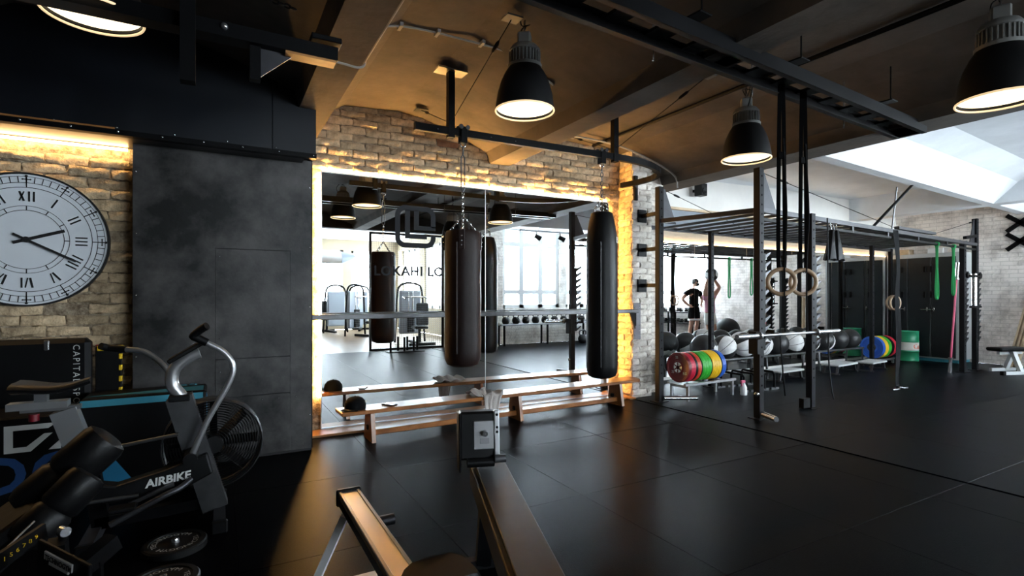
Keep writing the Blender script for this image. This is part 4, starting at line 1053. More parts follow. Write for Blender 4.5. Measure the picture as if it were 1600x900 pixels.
for k, s_ in enumerate(NUM):
    a = 2 * PI * k / 12; b = B(); wd = {'I': .055, 'V': .11, 'X': .115}; tot = sum(wd[ch] for ch in s_); u = -tot / 2
    for ch in s_:
        c = u + wd[ch] / 2
        if ch == 'I': rbar(b, a, .57, .72, .022, c)
        elif ch == 'V': rbar(b, a, .57, .72, .026, c - .028, .19); rbar(b, a, .57, .72, .016, c + .028, -.19)
        else: rbar(b, a, .57, .72, .026, c, .36); rbar(b, a, .57, .72, .016, c, -.36)
        u += wd[ch]
    b.build('numeral', 'ink', ck, world=True)
def hand(a, r0, r1, w, z, name):
    M = Matrix.Rotation(-a, 4, 'Z'); B().box(-w * CR / 2, w * CR / 2, r0 * CR, r1 * CR, z, z + .004, MC @ M).build(name, 'ink', ck, world=True)
hand(math.radians(71), -.16, .47, .045, .019, 'hour_hand'); hand(math.radians(118), -.17, .66, .032, .025, 'minute_hand')
B().cyl((-1.17, 4.825, 1.685), (-1.17, 4.80, 1.685), .02, n=16).build('hub', 'ink', ck, world=True)

# ================================================================== OVERHEAD BLACK GANTRY IN THE CARDIO CORNER
ga = thing('ceiling_gantry', 'black overhead steel gantry in the dark corner by the clock', 'gantry', (-.6, 3.0, 2.3))
B().bar((-3.0, 3.05, 2.66), (.56, 2.98, 2.60), .10, .07).build('main_beam', 'black_metal', ga, world=True)
B().bar((.30, 2.985, 2.563), (.55, 2.98, 2.559), .085, .012).build('wood_packing', 'plank_wood', ga, world=True)
B().cbox(.42, .575, 2.90, 3.06, 2.645, 2.675, .004).build('end_bracket', 'black_metal', ga, world=True)
B().bar((-.13, 2.90, 2.30), (-.13, 2.90, 3.12), .062, .062).build('drop_post', 'black_metal', ga, world=True)
B().bar((.16, 3.0, 2.40), (.16, 3.0, 2.62), .05, .05).build('drop_post', 'black_metal', ga, world=True)
B().prism([(.0, 2.42), (.20, 2.60), (.0, 2.60)], .010, Matrix.Translation((.18, 2.995, 0))).build('gusset_plate', 'gunmetal', ga, world=True)
B().prism([(.0, 2.72), (.16, 2.86), (.0, 2.86)], .010, Matrix.Translation((.22, 2.55, 0))).build('gusset_plate', 'gunmetal', ga, world=True)
B().bar((-3.0, 2.45, 2.80), (.45, 2.42, 2.78), .07, .06).build('second_beam', 'black_metal', ga, world=True)
B().bar((-.9, 2.30, 2.74), (-.9, 3.3, 2.74), .07, .06).build('cross_beam', 'black_metal', ga, world=True)
for x, y in ((.02, 2.94),): B().ball((x, y + .0, 2.62), .018, 12, 8).build('cap_bolt', 'chrome', ga, world=True)
B().chain((-.75, 2.94, 2.95), (.35, 2.96, 2.80), .035, .004, .010).build('chain', 'black_metal', ga, world=True)
cu = thing('ceiling_cable', 'grey cable clipped along the concrete rib and vault', 'cable', (.9, 4.0, 2.9))
B().tube(smooth_path([(.56, 3.40, 2.77), (.68, 3.40, 2.755), (.815, 3.42, 2.78), (.84, 3.45, 3.0), (1.08, 3.5, 3.135), (1.6, 3.52, 3.165), (2.0, 3.52, 3.14), (2.35, 3.53, 2.99)], 8), .008, 8).build('cable', 'cable_grey', cu, world=True)
B().tube([(.813, 3.42, 2.80), (.813, 0.5, 2.80)], .009, 8).build('conduit', 'cable_grey', cu, world=True)
for x, z in ((.84, 3.0), (1.08, 3.135), (1.35, 3.155), (1.7, 3.162), (2.05, 3.13)): B().cbox(x - .012, x + .012, 3.47, 3.55, z - .01, z + .018, .002).build('clip', 'cable_grey', cu, world=True)
cu = thing('ceiling_conduit', 'dark conduit running along the concrete vault above the rings', 'conduit', (3.9, 2.5, 3.1))
B().tube([(4.05, 5.2, 3.15), (4.05, -1.5, 3.15)], .02, 8).build('tube', 'black_metal', cu, world=True)
B().tube(smooth_path([(3.0, 4.95, 3.04), (3.4, 4.95, 3.13), (4.2, 4.95, 3.12), (4.8, 4.95, 3.0), (5.18, 4.95, 2.86), (5.24, 4.95, 2.70)], 8), .012, 8).build('grey_branch', 'cable_grey', cu, world=True)

# ================================================================== AIR BIKE
ab = thing('air_bike', 'black and silver air bike with large fan wheel and moving arms', 'exercise bike', (-.35, 3.54, 0))
Yb = 3.54
V = lambda x, z, y=0: (x, Yb + y, z)
B().bar(V(-.71, .70), V(-.60, .34), .075, .11, up=(1, 0, 0)).build('seat_post', 'silver', ab, world=True)
B().bar(V(-.93, .735), V(-.69, .735), .075, .035).build('seat_slider', 'silver', ab, world=True)
B().bar(V(-.88, .712), V(-.64, .712), .05, .02).build('slider_carriage', 'grey_steel', ab, world=True)
sd = B(); n1 = 10; vs = []; fs = []
for i in range(n1 + 1):
    t_ = i / n1; x = -.90 + .30 * t_; w = .115 * (1 - t_) ** .55 + .022; zc = .815 + .012 * math.cos(t_ * 5) + (.03 * t_ ** 2)
    for k in range(12):
        a = 2 * PI * k / 12; vs.append((x, Yb + w * math.cos(a), zc + (.032 - .014 * t_) * math.sin(a) + .012 * abs(math.cos(a)) * (1 - t_)))
for i in range(n1):
    for k in range(12): fs.append((i * 12 + k, i * 12 + (k + 1) % 12, i * 12 + 12 + (k + 1) % 12, i * 12 + 12 + k))
fs += [tuple(range(12))[::-1], tuple(n1 * 12 + k for k in range(12))]
sd.add(vs, fs, True).build('saddle', 'leather_black', ab, world=True)
B().bar(V(-.80, .745), V(-.80, .80), .05, .05).build('saddle_clamp', 'grey_steel', ab, world=True)
B().cyl(V(-.83, .69), V(-.83, .655), .022, n=14).build('adjust_knob', 'dark_red', ab, world=True)
B().bar(V(-.20, .72), V(-.02, .06), .10, .13, up=(1, 0, 0)).build('front_post', 'rail_steel', ab, world=True)
B().tube(smooth_path([V(-.19, .72), V(-.235, .80), V(-.22, .885), V(-.15, .945), V(-.10, .965)], 6), .034, 14).build('console_neck', 'silver', ab, world=True)
B().cbox(-.02, .20, -.075, .075, -.012, .012, .006, Matrix.Translation(V(-.235, .935)) @ Matrix.Rotation(-.55, 4, 'Y')).build('console', 'plastic_black', ab, world=True)
B().cbox(-.25, -.145, Yb - .06, Yb + .06, .70, .735, .006).build('neck_collar', 'plastic_black', ab, world=True)
# fan cage facing the rider line, with rings of wire
fc = B()
for k in range(15): fc.torus((-.03, Yb + .02, .42), .05 + .0145 * k, .0022, (0, 1, 0), 40, 5)
for k in range(15): fc.torus((-.03, Yb + .16, .42), .05 + .0145 * k, .0022, (0, 1, 0), 40, 5)
fw = fc.build('fan_cage', 'black_metal', ab, world=True); fw['kind'] = 'stuff'
B().lathe([(.258, 0), (.265, .01), (.265, .14), (.258, .15)], 48, Matrix.Translation((-.03, Yb + .165, .42)) @ Matrix.Rotation(PI / 2, 4, 'X')).build('fan_hoop', 'gunmetal', ab, world=True)
for k in range(8):
    M = Matrix.Translation((-.03, Yb + .09, .42)) @ Matrix.Rotation(k * PI / 4, 4, 'Y'); B().cbox(.05, .235, -.04, .04, -.003, .003, .001, M @ Matrix.Rotation(.5, 4, 'X')).build('fan_blade', 'plastic_black', ab, world=True)
B().cyl(V(-.03, .42, -.0), V(-.03, .42, .19), .05, n=20).build('fan_hub', 'plastic_black', ab, world=True)
# main frame shell with lettering
B().prism([(-.62, .24), (-.50, .19), (-.20, .20), (-.03, .28), (-.06, .40), (-.26, .335), (-.48, .285), (-.60, .32)], .09, Matrix.Translation((0, Yb - .085, 0))).build('drive_cover', 'plastic_black', ab, world=True, bevel=.012)
tx = text('lettering', 'AIRBIKE', .060, 'white_print', ab, (0, 0, 0), (PI / 2, -.10, 0), bold=.002, shear=.15); tx.location = (.0, -.088, .253)
B().cyl(V(-.22, .26, -.04), V(-.22, .26, .10), .075, n=24).build('crank_disc', 'plastic_black', ab, world=True)
B().bar(V(-.22, .26, -.105), V(-.42, .19, -.115), .03, .02).build('crank', 'rail_steel', ab, world=True); B().cbox(-.50, -.38, Yb - .2, Yb - .12, .175, .20, .006).build('pedal', 'plastic_black', ab, world=True)
B().bar(V(-.22, .26, .105), V(-.04, .33, .115), .03, .02).build('crank', 'rail_steel', ab, world=True); B().cbox(-.09, .03, Yb + .12, Yb + .2, .32, .345, .006).build('pedal', 'plastic_black', ab, world=True)
B().bar(V(-.60, .36), V(-.55, .05), .06, .08, up=(1, 0, 0)).build('rear_post', 'black_metal', ab, world=True)
B().bar(V(-.58, .08), V(-.02, .10), .06, .06).build('base_beam', 'black_metal', ab, world=True)
for x in (-.58, .0): B().bar((x, Yb - .26, .035), (x, Yb + .26, .035), .06, .06).build('stabilizer', 'gunmetal', ab, world=True)
for x in (-.58, .0):
    for s_ in (-1, 1): B().cbox(x - .04, x + .04, Yb + s_ * .26 - .02, Yb + s_ * .26 + .02, 0, .07, .008).build('foot_cap', 'plastic_black', ab, world=True)
# arms
B().tube(smooth_path([V(-.14, .40, -.16), V(-.06, .60, -.17), (.045, Yb - .17, .80), (.065, Yb - .17, .90), (.02, Yb - .17, .98), (-.07, Yb - .17, 1.04)], 7), .016, 12).build('arm', 'silver', ab, world=True)
B().tube(smooth_path([(-.06, Yb - .17, 1.035), (-.11, Yb - .17, 1.065), (-.125, Yb - .17, 1.075), (-.09, Yb - .19, 1.11), (-.06, Yb - .21, 1.13)], 5), .022, 12).build('grip', 'pad_black', ab, world=True)
B().tube(smooth_path([V(-.14, .40, .18), V(-.20, .62, .2), V(-.26, .82, .24), V(-.38, .95, .30), V(-.50, .975, .34)], 7), .016, 12).build('arm', 'silver', ab, world=True)
B().tube([V(-.49, .975, .335), V(-.58, .985, .36), V(-.61, 1.0, .33)], .021, 12).build('grip', 'pad_black', ab, world=True)
B().tube([V(-.62, .225, -.10), V(-.38, .225, -.10)], .010, 10).build('push_rod', 'rail_steel', ab, world=True); B().tube(smooth_path([V(-.14, .27, -.10), V(-.19, .245, -.15), V(-.26, .225, -.18), V(-.49, .125, -.2)], 5), .016, 10).build('foot_peg', 'gunmetal', ab, world=True)
B().cyl(V(-.14, .40, -.19), V(-.14, .40, .21), .035, n=18).build('arm_axle', 'plastic_black', ab, world=True)
B().tube([V(-.62, .47, -.05), V(-.20, .52, -.06)], .010, 8).build('cable_run', 'rail_steel', ab, world=True)

# ================================================================== BOXES AND MATS AGAINST THE NICHE
bx = thing('plyo_box', 'black and blue foam plyo box behind the air bike', 'plyo box', (-.45, 4.38, 0))
B().cbox(-.77, -.08, 4.22, 4.54, .0, .64, .012).build('foam_block', 'pad_black', bx, world=True)
B().box(-.77, -.10, 4.2185, 4.2195, .585, .628).build('blue_stripe', 'cyan_print', bx, world=True)
vs = [(-.765, 4.2187, .50), (-.765, 4.2187, .05), (-.47, 4.2187, .05)]; B().add(vs, [(0, 1, 2)]).build('blue_print', 'blue_print', bx, world=True)
B().add([(-.77, 4.3, .6408), (-.10, 4.24, .6408), (-.10, 4.45, .6408)], [(0, 1, 2)]).build('top_print', 'cyan_print', bx, world=True)
B().box(-.0795, -.0787, 4.28, 4.40, .35, .60).build('side_print', 'blue_print', bx, world=True)
tx = text('top_lettering', '20', .10, 'cyan_print', None, (-.26, 4.5, .6410), (0, 0, 0), sx=1.2); tx.parent = bx; tx.matrix_parent_inverse = Matrix.Translation(-Vector(bx.location))
cm = thing('crash_mat', 'black upright crash mat with white vertical lettering', 'crash mat', (-1.3, 4.60, 0))
B().cbox(-1.95, -.775, 4.55, 4.66, .0, 1.005, .03).build('mat', 'pad_black', cm, world=True); B().cbox(-1.02, -.99, 4.545, 4.57, .93, 1.0, .006).build('strap_clip', 'chrome', cm, world=True)
tx = text('lettering', 'CAPITAL SPORTS', .052, 'white_print', None, (-.865, 4.5485, .965), (PI / 2, PI / 2, 0), spacing=1.35, depth=.0005); tx.parent = cm; tx.matrix_parent_inverse = Matrix.Translation(-Vector(cm.location))
fb = thing('foam_box', 'black foam box with white emblem and blue letters behind the bike seat', 'plyo box', (-1.25, 4.2, 0))
B().cbox(-1.75, -.83, 4.12, 4.52, .0, .58, .012).build('foam_block', 'pad_black', fb, world=True)
em = B()
for poly in ([(-1.10, .53), (-.86, .53), (-.90, .50), (-1.06, .50), (-1.06, .40), (-1.00, .40), (-.92, .47), (-.88, .47), (-.98, .37), (-1.10, .37)], [(-.90, .37), (-.84, .43), (-.84, .37)]):
    em.prism(poly, .001, Matrix.Translation((0, 4.1185, 0)))
em.build('emblem', 'white_print', fb, world=True)['kind'] = 'stuff'
for s_, x, z in (('D', -1.22, .14), ('O', -.98, .14)):
    tx = text('lettering', s_, .30, 'blue_dark', None, (x, 4.1185, z), (PI / 2, 0, 0), bold=.008); tx.parent = fb; tx.matrix_parent_inverse = Matrix.Translation(-Vector(fb.location))
pm = thing('puzzle_mat', 'black puzzle mat with yellow toothed edge leaning on the niche', 'puzzle mat', (-.68, 4.66, 0))
B().cbox(-.765, -.615, 4.66, 4.69, .0, .935, .004).build('mat', 'pad_black', pm, world=True)
for z in (.60, .68, .76, .84): B().cbox(-.632, -.612, 4.655, 4.69, z, z + .04, .004).build('yellow_tooth', 'yellow', pm, world=True)
for x in (-.755, -.695, -.645): B().cbox(x, x + .04, 4.655, 4.69, .905, .94, .004).build('yellow_tooth', 'yellow', pm, world=True)
B().cbox(-.765, -.70, 4.665, 4.69, .936, .95, .003).build('red_edge', 'dark_red', pm, world=True)

# ================================================================== ADJUSTABLE BENCH IN THE FOREGROUND
fgb = thing('workout_bench', 'black workout bench with rolled foam pads in the dark foreground', 'workout bench', (-.45, 2.2, 0))
def roll(p, q, r, name='foam_roll'):
    P, Q = Vector(p), Vector(q); d = Q - P
    B().tube([P, P + d * .03, P + d * .10, P + d * .42, P + d * .47, P + d * .52, P + d * .9, P + d * .97, Q], [r * .6, r * .9, r, r, r * .86, r, r, r * .9, r * .6], 22).build(name, 'leather_black', fgb, world=True)
roll((-.66, 2.70, .46), (-.40, 2.74, .71), .088)
roll((-.62, 2.52, .40), (-.44, 2.60, .60), .07)
B().bar((-1.05, 2.45, .20), (-.62, 2.66, .50), .24, .06).build('back_pad', 'leather_black', fgb, world=True, bevel=.02)
B().bar((-.95, 2.30, .12), (-.52, 2.62, .50), .05, .05).build('back_tube', 'black_metal', fgb, world=True)
B().bar((-.80, 2.10, .10), (-.36, 2.55, .34), .06, .06).build('spine', 'black_metal', fgb, world=True)
B().bar((-.62, 2.66, .035), (-.20, 2.40, .035), .07, .07).build('foot_beam', 'black_metal', fgb, world=True)
B().bar((-.42, 2.53, .06), (-.42, 2.50, .30), .06, .06).build('leg', 'black_metal', fgb, world=True)
B().bar((-1.05, 2.25, .03), (-.70, 1.90, .03), .06, .06).build('foot_beam', 'black_metal', fgb, world=True)
B().bar((-.86, 2.08, .05), (-.78, 2.12, .14), .06, .06).build('leg', 'black_metal', fgb, world=True)
B().bar((-.45, 2.20, .30), (-.45, 2.15, .52), .05, .05).build('stem', 'black_metal', fgb, world=True)
B().tube([(-.60, 2.28, .484), (-.555, 2.37, .524)], .003, 6).build('bright_edge', 'grey_steel', fgb, world=True)
sc_ = B().bar((-.575, 2.06, .515), (-.490, 2.205, .543), .012, .05).build('angle_scale', 'black_metal', fgb, world=True)
for k, s_ in enumerate('156789'):
    tx = text('scale_number', s_, .018, 'yellow', None, (-.557 + .0102 * k, 2.077 + .0176 * k, .517 + .0036 * k), (PI / 2, 0, -.15), depth=.0004); tx.parent = sc_
BM = Matrix.Translation((-.410, 1.974, .524)) @ Matrix.Rotation(-.92, 4, 'Z') @ Matrix.Rotation(.10, 4, 'Y')
B().cbox(-.12, .14, .004, .016, -.07, .030, .003, BM).build('badge_bracket', 'black_metal', fgb, world=True)
pl = B().cbox(-.070, .070, -.002, .004, -.012, .014, .002, BM).cbox(-.045, .055, -.002, .004, -.022, -.011, .002, BM).build('badge', 'badge', fgb, world=True)
tx = text('badge_lettering', 'TECHNOGYM', .0215, 'ink', None, (0, 0, 0), (0, 0, 0), depth=.0003, bold=.0006); tx.matrix_world = BM @ Matrix.Translation((-.062, -.003, -.008)) @ Matrix.Rotation(PI / 2, 4, 'X'); tx.parent = pl
B().cyl((-.445, 2.185, .54), (-.43, 2.165, .54), .016, n=14).build('pivot_bolt', 'chrome', fgb, world=True)

def disc(label, x, y, R, z=0.0):
    t = thing('floor_disc', label, 'weight plate', (x, y, z), .4, group='round plates on the floor by the air bike')
    B().lathe([(.001, 0), (R, 0), (R, .028), (R * .95, .036), (R * .80, .036), (R * .78, .030), (.001, .030)], 40).build('plate', 'black_plate', t)
    B().lathe([(.001, .052), (.016, .05), (.02, .036), (.02, .03)], 18).build('hub', 'chrome', t)
    tx = text('lettering', 'TECHNOGYM  TECHNOGYM  ', .034, 'white_print', None, (0, 0, 0), (0, 0, 0), depth=0.0)
    xs = [v.co.x for v in tx.data.vertices]; W = max(xs) + .03
    for v in tx.data.vertices:
        a = -2 * PI * v.co.x / W; rr = R * .56 + v.co.y; v.co = Vector((rr * math.cos(a), rr * math.sin(a), .0310))
    tx.parent = t
disc('black round weight plate with silver hub lying under the bike front', -.20, 3.20, .145); disc('black round weight plate lying in front of the other plate', -.22, 2.80, .145)

# ================================================================== ROWING MACHINES
rw = thing('rowing_machine', 'rowing machine with golden lit rail and white rear legs', 'rowing machine', (.5, 1.9, 0))
B().cbox(.452, .548, 1.05, 2.385, .375, .425, .008).build('rail_body', 'black_metal', rw, world=True)
B().cbox(.462, .538, 1.05, 2.375, .425, .433, .002).build('rail_top', 'alu', rw, world=True)
for x in (.455, .531): B().cbox(x, x + .014, 1.05, 2.378, .4255, .437, .002).build('rail_lip', 'grey_steel', rw, world=True)
B().cbox(.447, .553, 2.376, 2.396, .37, .445, .006).build('end_cap', 'plastic_black', rw, world=True)
for s_ in (-1, 1): B().bar((.5 + s_ * .035, 2.28, .37), (.5 + s_ * .17, 2.36, .02), .045, .03).build('leg', 'white_paint', rw, world=True)
B().bar((.31, 2.37, .022), (.69, 2.37, .022), .045, .045).build('foot_bar', 'white_paint', rw, world=True)
B().cyl((.548, 2.10, .39), (.62, 2.10, .39), .022, n=14).build('stop_peg', 'gunmetal', rw, world=True)
st = B(); vs = []; fs = []; n1 = 10
for i in range(n1 + 1):
    for k in range(16):
        a = 2 * PI * k / 16; sx = .17 * (abs(math.cos(a)) ** .6) * (1 if math.cos(a) > 0 else -1); sy = .115 * (abs(math.sin(a)) ** .7) * (1 if math.sin(a) > 0 else -1); q = i / n1
        vs.append((.555 + sx * .72 * (1 - .12 * q * q), 1.42 + sy * .75 * (1 - .12 * q * q), .455 + .05 * q - .012 * math.cos(a * 2) * q))
for i in range(n1):
    for k in range(16): fs.append((i * 16 + k, i * 16 + (k + 1) % 16, i * 16 + 16 + (k + 1) % 16, i * 16 + 16 + k))
fs += [tuple(range(16))[::-1], tuple(n1 * 16 + k for k in range(16))]
st.add(vs, fs, True).build('seat', 'pad_black', rw, world=True); B().cbox(.46, .54, 1.35, 1.49, .434, .456, .006).build('seat_carriage', 'rail_steel', rw, world=True)
B().bar((.5, 1.10, .38), (.5, .85, .02), .08, .05).build('front_leg', 'black_metal', rw, world=True); B().bar((.3, .85, .02), (.7, .85, .02), .05, .04).build('front_foot', 'black_metal', rw, world=True)

r2 = thing('rower_console', 'wide grey rower beam with a silver control box at its end', 'rowing machine', (1.0, 1.7, 0))
DIR = Vector((-.30, -.93, -.03)).normalized(); A = Vector((1.085, 2.18, .545)); side_ = Vector((.952, -.307, 0)).normalized()
def obox(c0, c1, w0, w1, h0, h1, name, m, bevel=.006):
    up = side_.cross(DIR).normalized(); up = up if up.z > 0 else -up; vs = []
    for t_ in (c0, c1):
        for w, h in ((w0, h0), (w1, h0), (w1, h1), (w0, h1)): vs.append(A + DIR * t_ + side_ * w + up * h)
    return B().add(vs, [(0, 1, 2, 3), (7, 6, 5, 4), (0, 4, 5, 1), (1, 5, 6, 2), (2, 6, 7, 3), (3, 7, 4, 0)]).build(name, m, r2, world=True, bevel=bevel)
obox(0, 1.05, -.082, .075, -.12, -.02, 'beam', 'black_metal'); obox(.01, 1.05, -.062, .075, -.0195, -.008, 'beam_cover', 'gunmetal', .003)
FX = Matrix.Translation((1.01, 2.10, .58)) @ Matrix.Rotation(-.32, 4, 'Z') @ Matrix.Rotation(-.10, 4, 'X')
B().cbox(-.092, .085, .0, .10, -.01, .20, .010, FX).build('console_box', 'plastic_black', r2, world=True)
B().cbox(-.030, .062, -.006, .001, .035, .160, .004, FX).build('face_plate', 'silver', r2, world=True)
B().cbox(.062, .086, -.012, .02, -.01, .205, .004, FX).build('side_bracket', 'alu', r2, world=True)
B().cbox(-.095, -.086, -.012, .10, -.06, .195, .003, FX).build('side_plate', 'black_metal', r2, world=True)
B().lathe([(.001, .022), (.012, .022), (.015, .0)], 18, FX @ Matrix.Translation((.02, -.006, .105)) @ Matrix.Rotation(PI / 2, 4, 'X')).build('knob', 'chrome', r2, world=True)
B().cbox(-.002, .040, -.008, -.005, .060, .084, .001, FX).build('label_plate', 'grey_steel', r2, world=True)
for z in (.185, .13, .11): B().ball((.075, -.013, z), .006, 10, 6, FX).build('screw', 'black_metal', r2, world=True)
B().cyl(FX @ Vector((.06, -.02, -.005)), FX @ Vector((.11, -.02, -.005)), .018, n=14).build('clamp_bolt', 'rail_steel', r2, world=True)
B().cyl(FX @ Vector((-.06, -.005, -.02)), FX @ Vector((.06, -.005, -.02)), .020, n=14).build('hinge', 'plastic_black', r2, world=True)
B().bar((1.05, 2.10, .44), (1.10, 2.26, .02), .07, .05).build('front_leg', 'black_metal', r2, world=True); B().bar((.90, 2.30, .022), (1.32, 2.22, .022), .05, .044).build('foot_bar', 'black_metal', r2, world=True)
B().bar((.80, 1.28, .42), (.76, 1.14, .02), .07, .05).build('rear_leg', 'black_metal', r2, world=True); B().bar((.55, 1.12, .022), (.95, 1.06, .022), .05, .044).build('foot_bar', 'black_metal', r2, world=True)
# ================================================================== THE SIDE OF THE ROOM SEEN IN THE MIRRORS
mp = thing('mesh_partition', 'wire mesh partition between the gym floor and the hall', 'partition', (3.95, -1.72, 0))
for x in (3.05, 4.84): B().bar((x, -1.72, 0), (x, -1.72, 2.77), .05).build('frame_post', 'black_metal', mp, world=True)
for z in (.025, 2.745): B().bar((3.05, -1.72, z), (4.84, -1.72, z), .05).build('frame_rail', 'black_metal', mp, world=True)
b = B()
for k in range(35): b.bar((3.09 + k * .0505, -1.72, .05), (3.09 + k * .0505, -1.72, 2.72), .004)
for k in range(53): b.bar((3.07, -1.72, .07 + k * .0505), (4.82, -1.72, .07 + k * .0505), .004)
b.build('wire_mesh', 'rail_steel', mp, world=True)['kind'] = 'stuff'

def machine(label, x, y, rz):
    t = thing('weight_machine', label, 'exercise machine', (x, y, 0), rz, group='weight machines in the hall')
    B().tube(smooth_path([(-.42, 0, .02), (-.36, 0, 1.2), (-.30, 0, 1.52), (-.12, 0, 1.62), (.12, 0, 1.62), (.30, 0, 1.52), (.36, 0, 1.2), (.42, 0, .02)], 5), .03, 8).build('arch_frame', 'black_metal', t)
    B().cbox(-.30, .30, -.05, .08, .25, 1.42, .03).build('shroud', 'machine_grey', t)
    for k in range(10): B().cbox(-.10, .10, -.10, -.05, .30 + k * .055, .35 + k * .055, .004).build('weight_block', 'black_metal', t)
    for s_ in (-1, 1): B().tube([(s_ * .06, -.075, .28), (s_ * .06, -.075, 1.5)], .010, 8).build('guide_rod', 'chrome', t)
    B().bar((0, 0, .04), (0, -1.0, .04), .08, .07).build('base_beam', 'black_metal', t); B().bar((-.35, -1.0, .04), (.35, -1.0, .04), .08, .07).build('base_foot', 'black_metal', t)
    B().cbox(-.18, .18, -1.0, -.6, .42, .50, .03).build('seat', 'pad_black', t); B().cbox(-.16, .16, -1.06, -.97, .52, 1.1, .03).build('backrest', 'pad_black', t); B().bar((0, -.8, .05), (0, -.8, .42), .06).build('seat_post', 'black_metal', t)
    B().tube([(-.3, -.55, 1.2), (-.3, -.3, 1.25), (.3, -.3, 1.25), (.3, -.55, 1.2)], .02, 8).build('handle_bar', 'chrome', t)
    return t
m0 = machine('weight machine right behind the wire mesh', 4.55, -3.4, PI)
for l, x, y, r in (('weight machine in the hall nearest the far windows corner', 4.35, -8.5, .3), ('weight machine in the middle of the hall row', 3.45, -8.0, -.2), ('weight machine at the near end of the hall row', 2.45, -8.4, .1), ('weight machine standing alone behind the hall row', 3.75, -6.4, 2.6)): dup(m0, (x, y, 0), r, l)
du = thing('air_duct', 'fat silver air duct under the hall ceiling', 'duct', (2.6, -6.9, 2.3))
B().cyl((.6, -6.9, 2.5), (3.4, -6.9, 2.5), .20, n=24).build('pipe', 'duct', du, world=True); B().cyl((3.4, -6.9, 2.5), (3.85, -6.9, 2.56), .205, .05, n=24).build('cone', 'machine_grey', du, world=True)
for x in (1.0, 2.6): B().tube([(x, -6.9, 2.68), (x, -6.9, 3.4)], .01, 6).build('hanger', 'grey_steel', du, world=True)
bh = thing('bar_stand', 'low black stand with upright bar holders by the mesh', 'bar stand', (3.75, -1.25, 0))
B().cbox(-.45, .40, -.16, .16, 0, .02, .004).build('base', 'black_metal', bh)
for k, x in enumerate((-.38, -.16, -.06, .06, .16, .30)): B().tube([(x, -.08 if k % 2 else .08, .02), (x, -.08 if k % 2 else .08, .34 if k else .5)], .025, 10).build('holder', 'black_metal', bh)

def kettlebell(label, x, y, z, s_):
    t = thing('kettlebell', label, 'kettlebell', (x, y, z), .2, group='kettlebells under the windows'); t.scale = (s_, s_, s_)
    B().lathe([(.001, 0), (.06, 0), (.085, .02), (.10, .065), (.098, .11), (.08, .155), (.05, .18), (.001, .188)], 20).build('bell', 'black_plate', t)
    B().tube(smooth_path([(-.045, 0, .15), (-.075, 0, .215), (-.06, 0, .265), (0, 0, .28), (.06, 0, .265), (.075, 0, .215), (.045, 0, .15)], 4), .016, 8).build('handle', 'rail_steel', t)
    return t
ks = thing('kettlebell_shelf', 'long steel shelf with kettlebells under the windows', 'shelf', (8.6, -1.35, 0))
B().cbox(6.2, 10.4, -1.53, -1.17, .52, .555, .004).build('board', 'grey_steel', ks, world=True)
for x in (6.3, 7.6, 9.0, 10.3):
    for y in (-1.50, -1.20): B().bar((x, y, 0), (x, y, .52), .04).build('leg', 'black_metal', ks, world=True)
names = ['first', 'second', 'third', 'fourth', 'fifth', 'sixth', 'seventh', 'eighth', 'ninth', 'tenth', 'eleventh', 'twelfth']
for k, nme in enumerate(names): kettlebell('black kettlebell on the window shelf, %s from the mesh side' % nme, 6.42 + k * .30, -1.35, .5552, 1.0 + .02 * math.sin(k * 2.1))
for k, nme in enumerate(('nearest the mesh', 'middle', 'nearest the end wall')): kettlebell('big black kettlebell on the floor under the shelf, ' + nme, 8.6 + k * .4, -1.0, 0.0, 1.25)
for k, l in enumerate(('first wooden plank leaning beside the kettlebell shelf', 'second wooden plank leaning beside the kettlebell shelf')):
    tag(B().bar((6.05 - .16 * k, -1.15, .01), (6.02 - .16 * k, -1.60, .85), .11, .025, up=(0, 1, 0)).build('leaning_plank', 'pale_wood'), l, 'board', 'planks beside the kettlebells')
db = thing('dumbbell_rack', 'black dumbbell rack under the window of the end wall', 'dumbbell rack', (12.5, -.4, 0))
for z in (.42, .75): B().cbox(12.34, 12.68, -1.45, .55, z, z + .03, .004).build('tray', 'black_metal', db, world=True)
for y in (-1.4, -.45, .5):
    for x in (12.36, 12.66): B().bar((x, y, 0), (x, y, .75), .04).build('leg', 'black_metal', db, world=True)
d0 = None
for k in range(12):
    z = .782 if k < 6 else .452; y = -1.28 + (k % 6) * .33; l = 'hex dumbbell on the %s tray, %s from the corner' % ('top' if k < 6 else 'lower', names[k % 6])
    if d0 is None:
        d0 = thing('dumbbell', l, 'dumbbell', (12.51, y, z), 0, group='dumbbells under the end wall window')
        B().cyl((-.08, 0, .065), (.08, 0, .065), .016, n=10).build('grip', 'chrome', d0)
        for s_ in (-1, 1): B().tube([(s_ * .07, 0, .065), (s_ * .08, 0, .065), (s_ * .15, 0, .065), (s_ * .16, 0, .065)], [.045, .065, .065, .045], 6).build('head', 'black_plate', d0)
    else: dup(d0, (12.51, y, z), 0, l)
eb = thing('exercise_ball', 'big black exercise ball by the end wall', 'exercise ball', (12.36, 1.75, 0)); B().ball((0, 0, .33), .33, 28, 18).build('ball', 'leather_black', eb); B().cyl((0, -.325, .33), (0, -.335, .33), .02, n=12).build('valve', 'plastic_black', eb)
dt = thing('dumbbell_tower', 'tall narrow black dumbbell tower near the mesh', 'dumbbell tower', (5.15, -1.30, 0))
B().bar((0, 0, 0), (0, 0, 1.35), .08).build('post', 'black_metal', dt); B().cbox(-.3, .3, -.25, .25, 0, .03, .004).build('base', 'black_metal', dt)
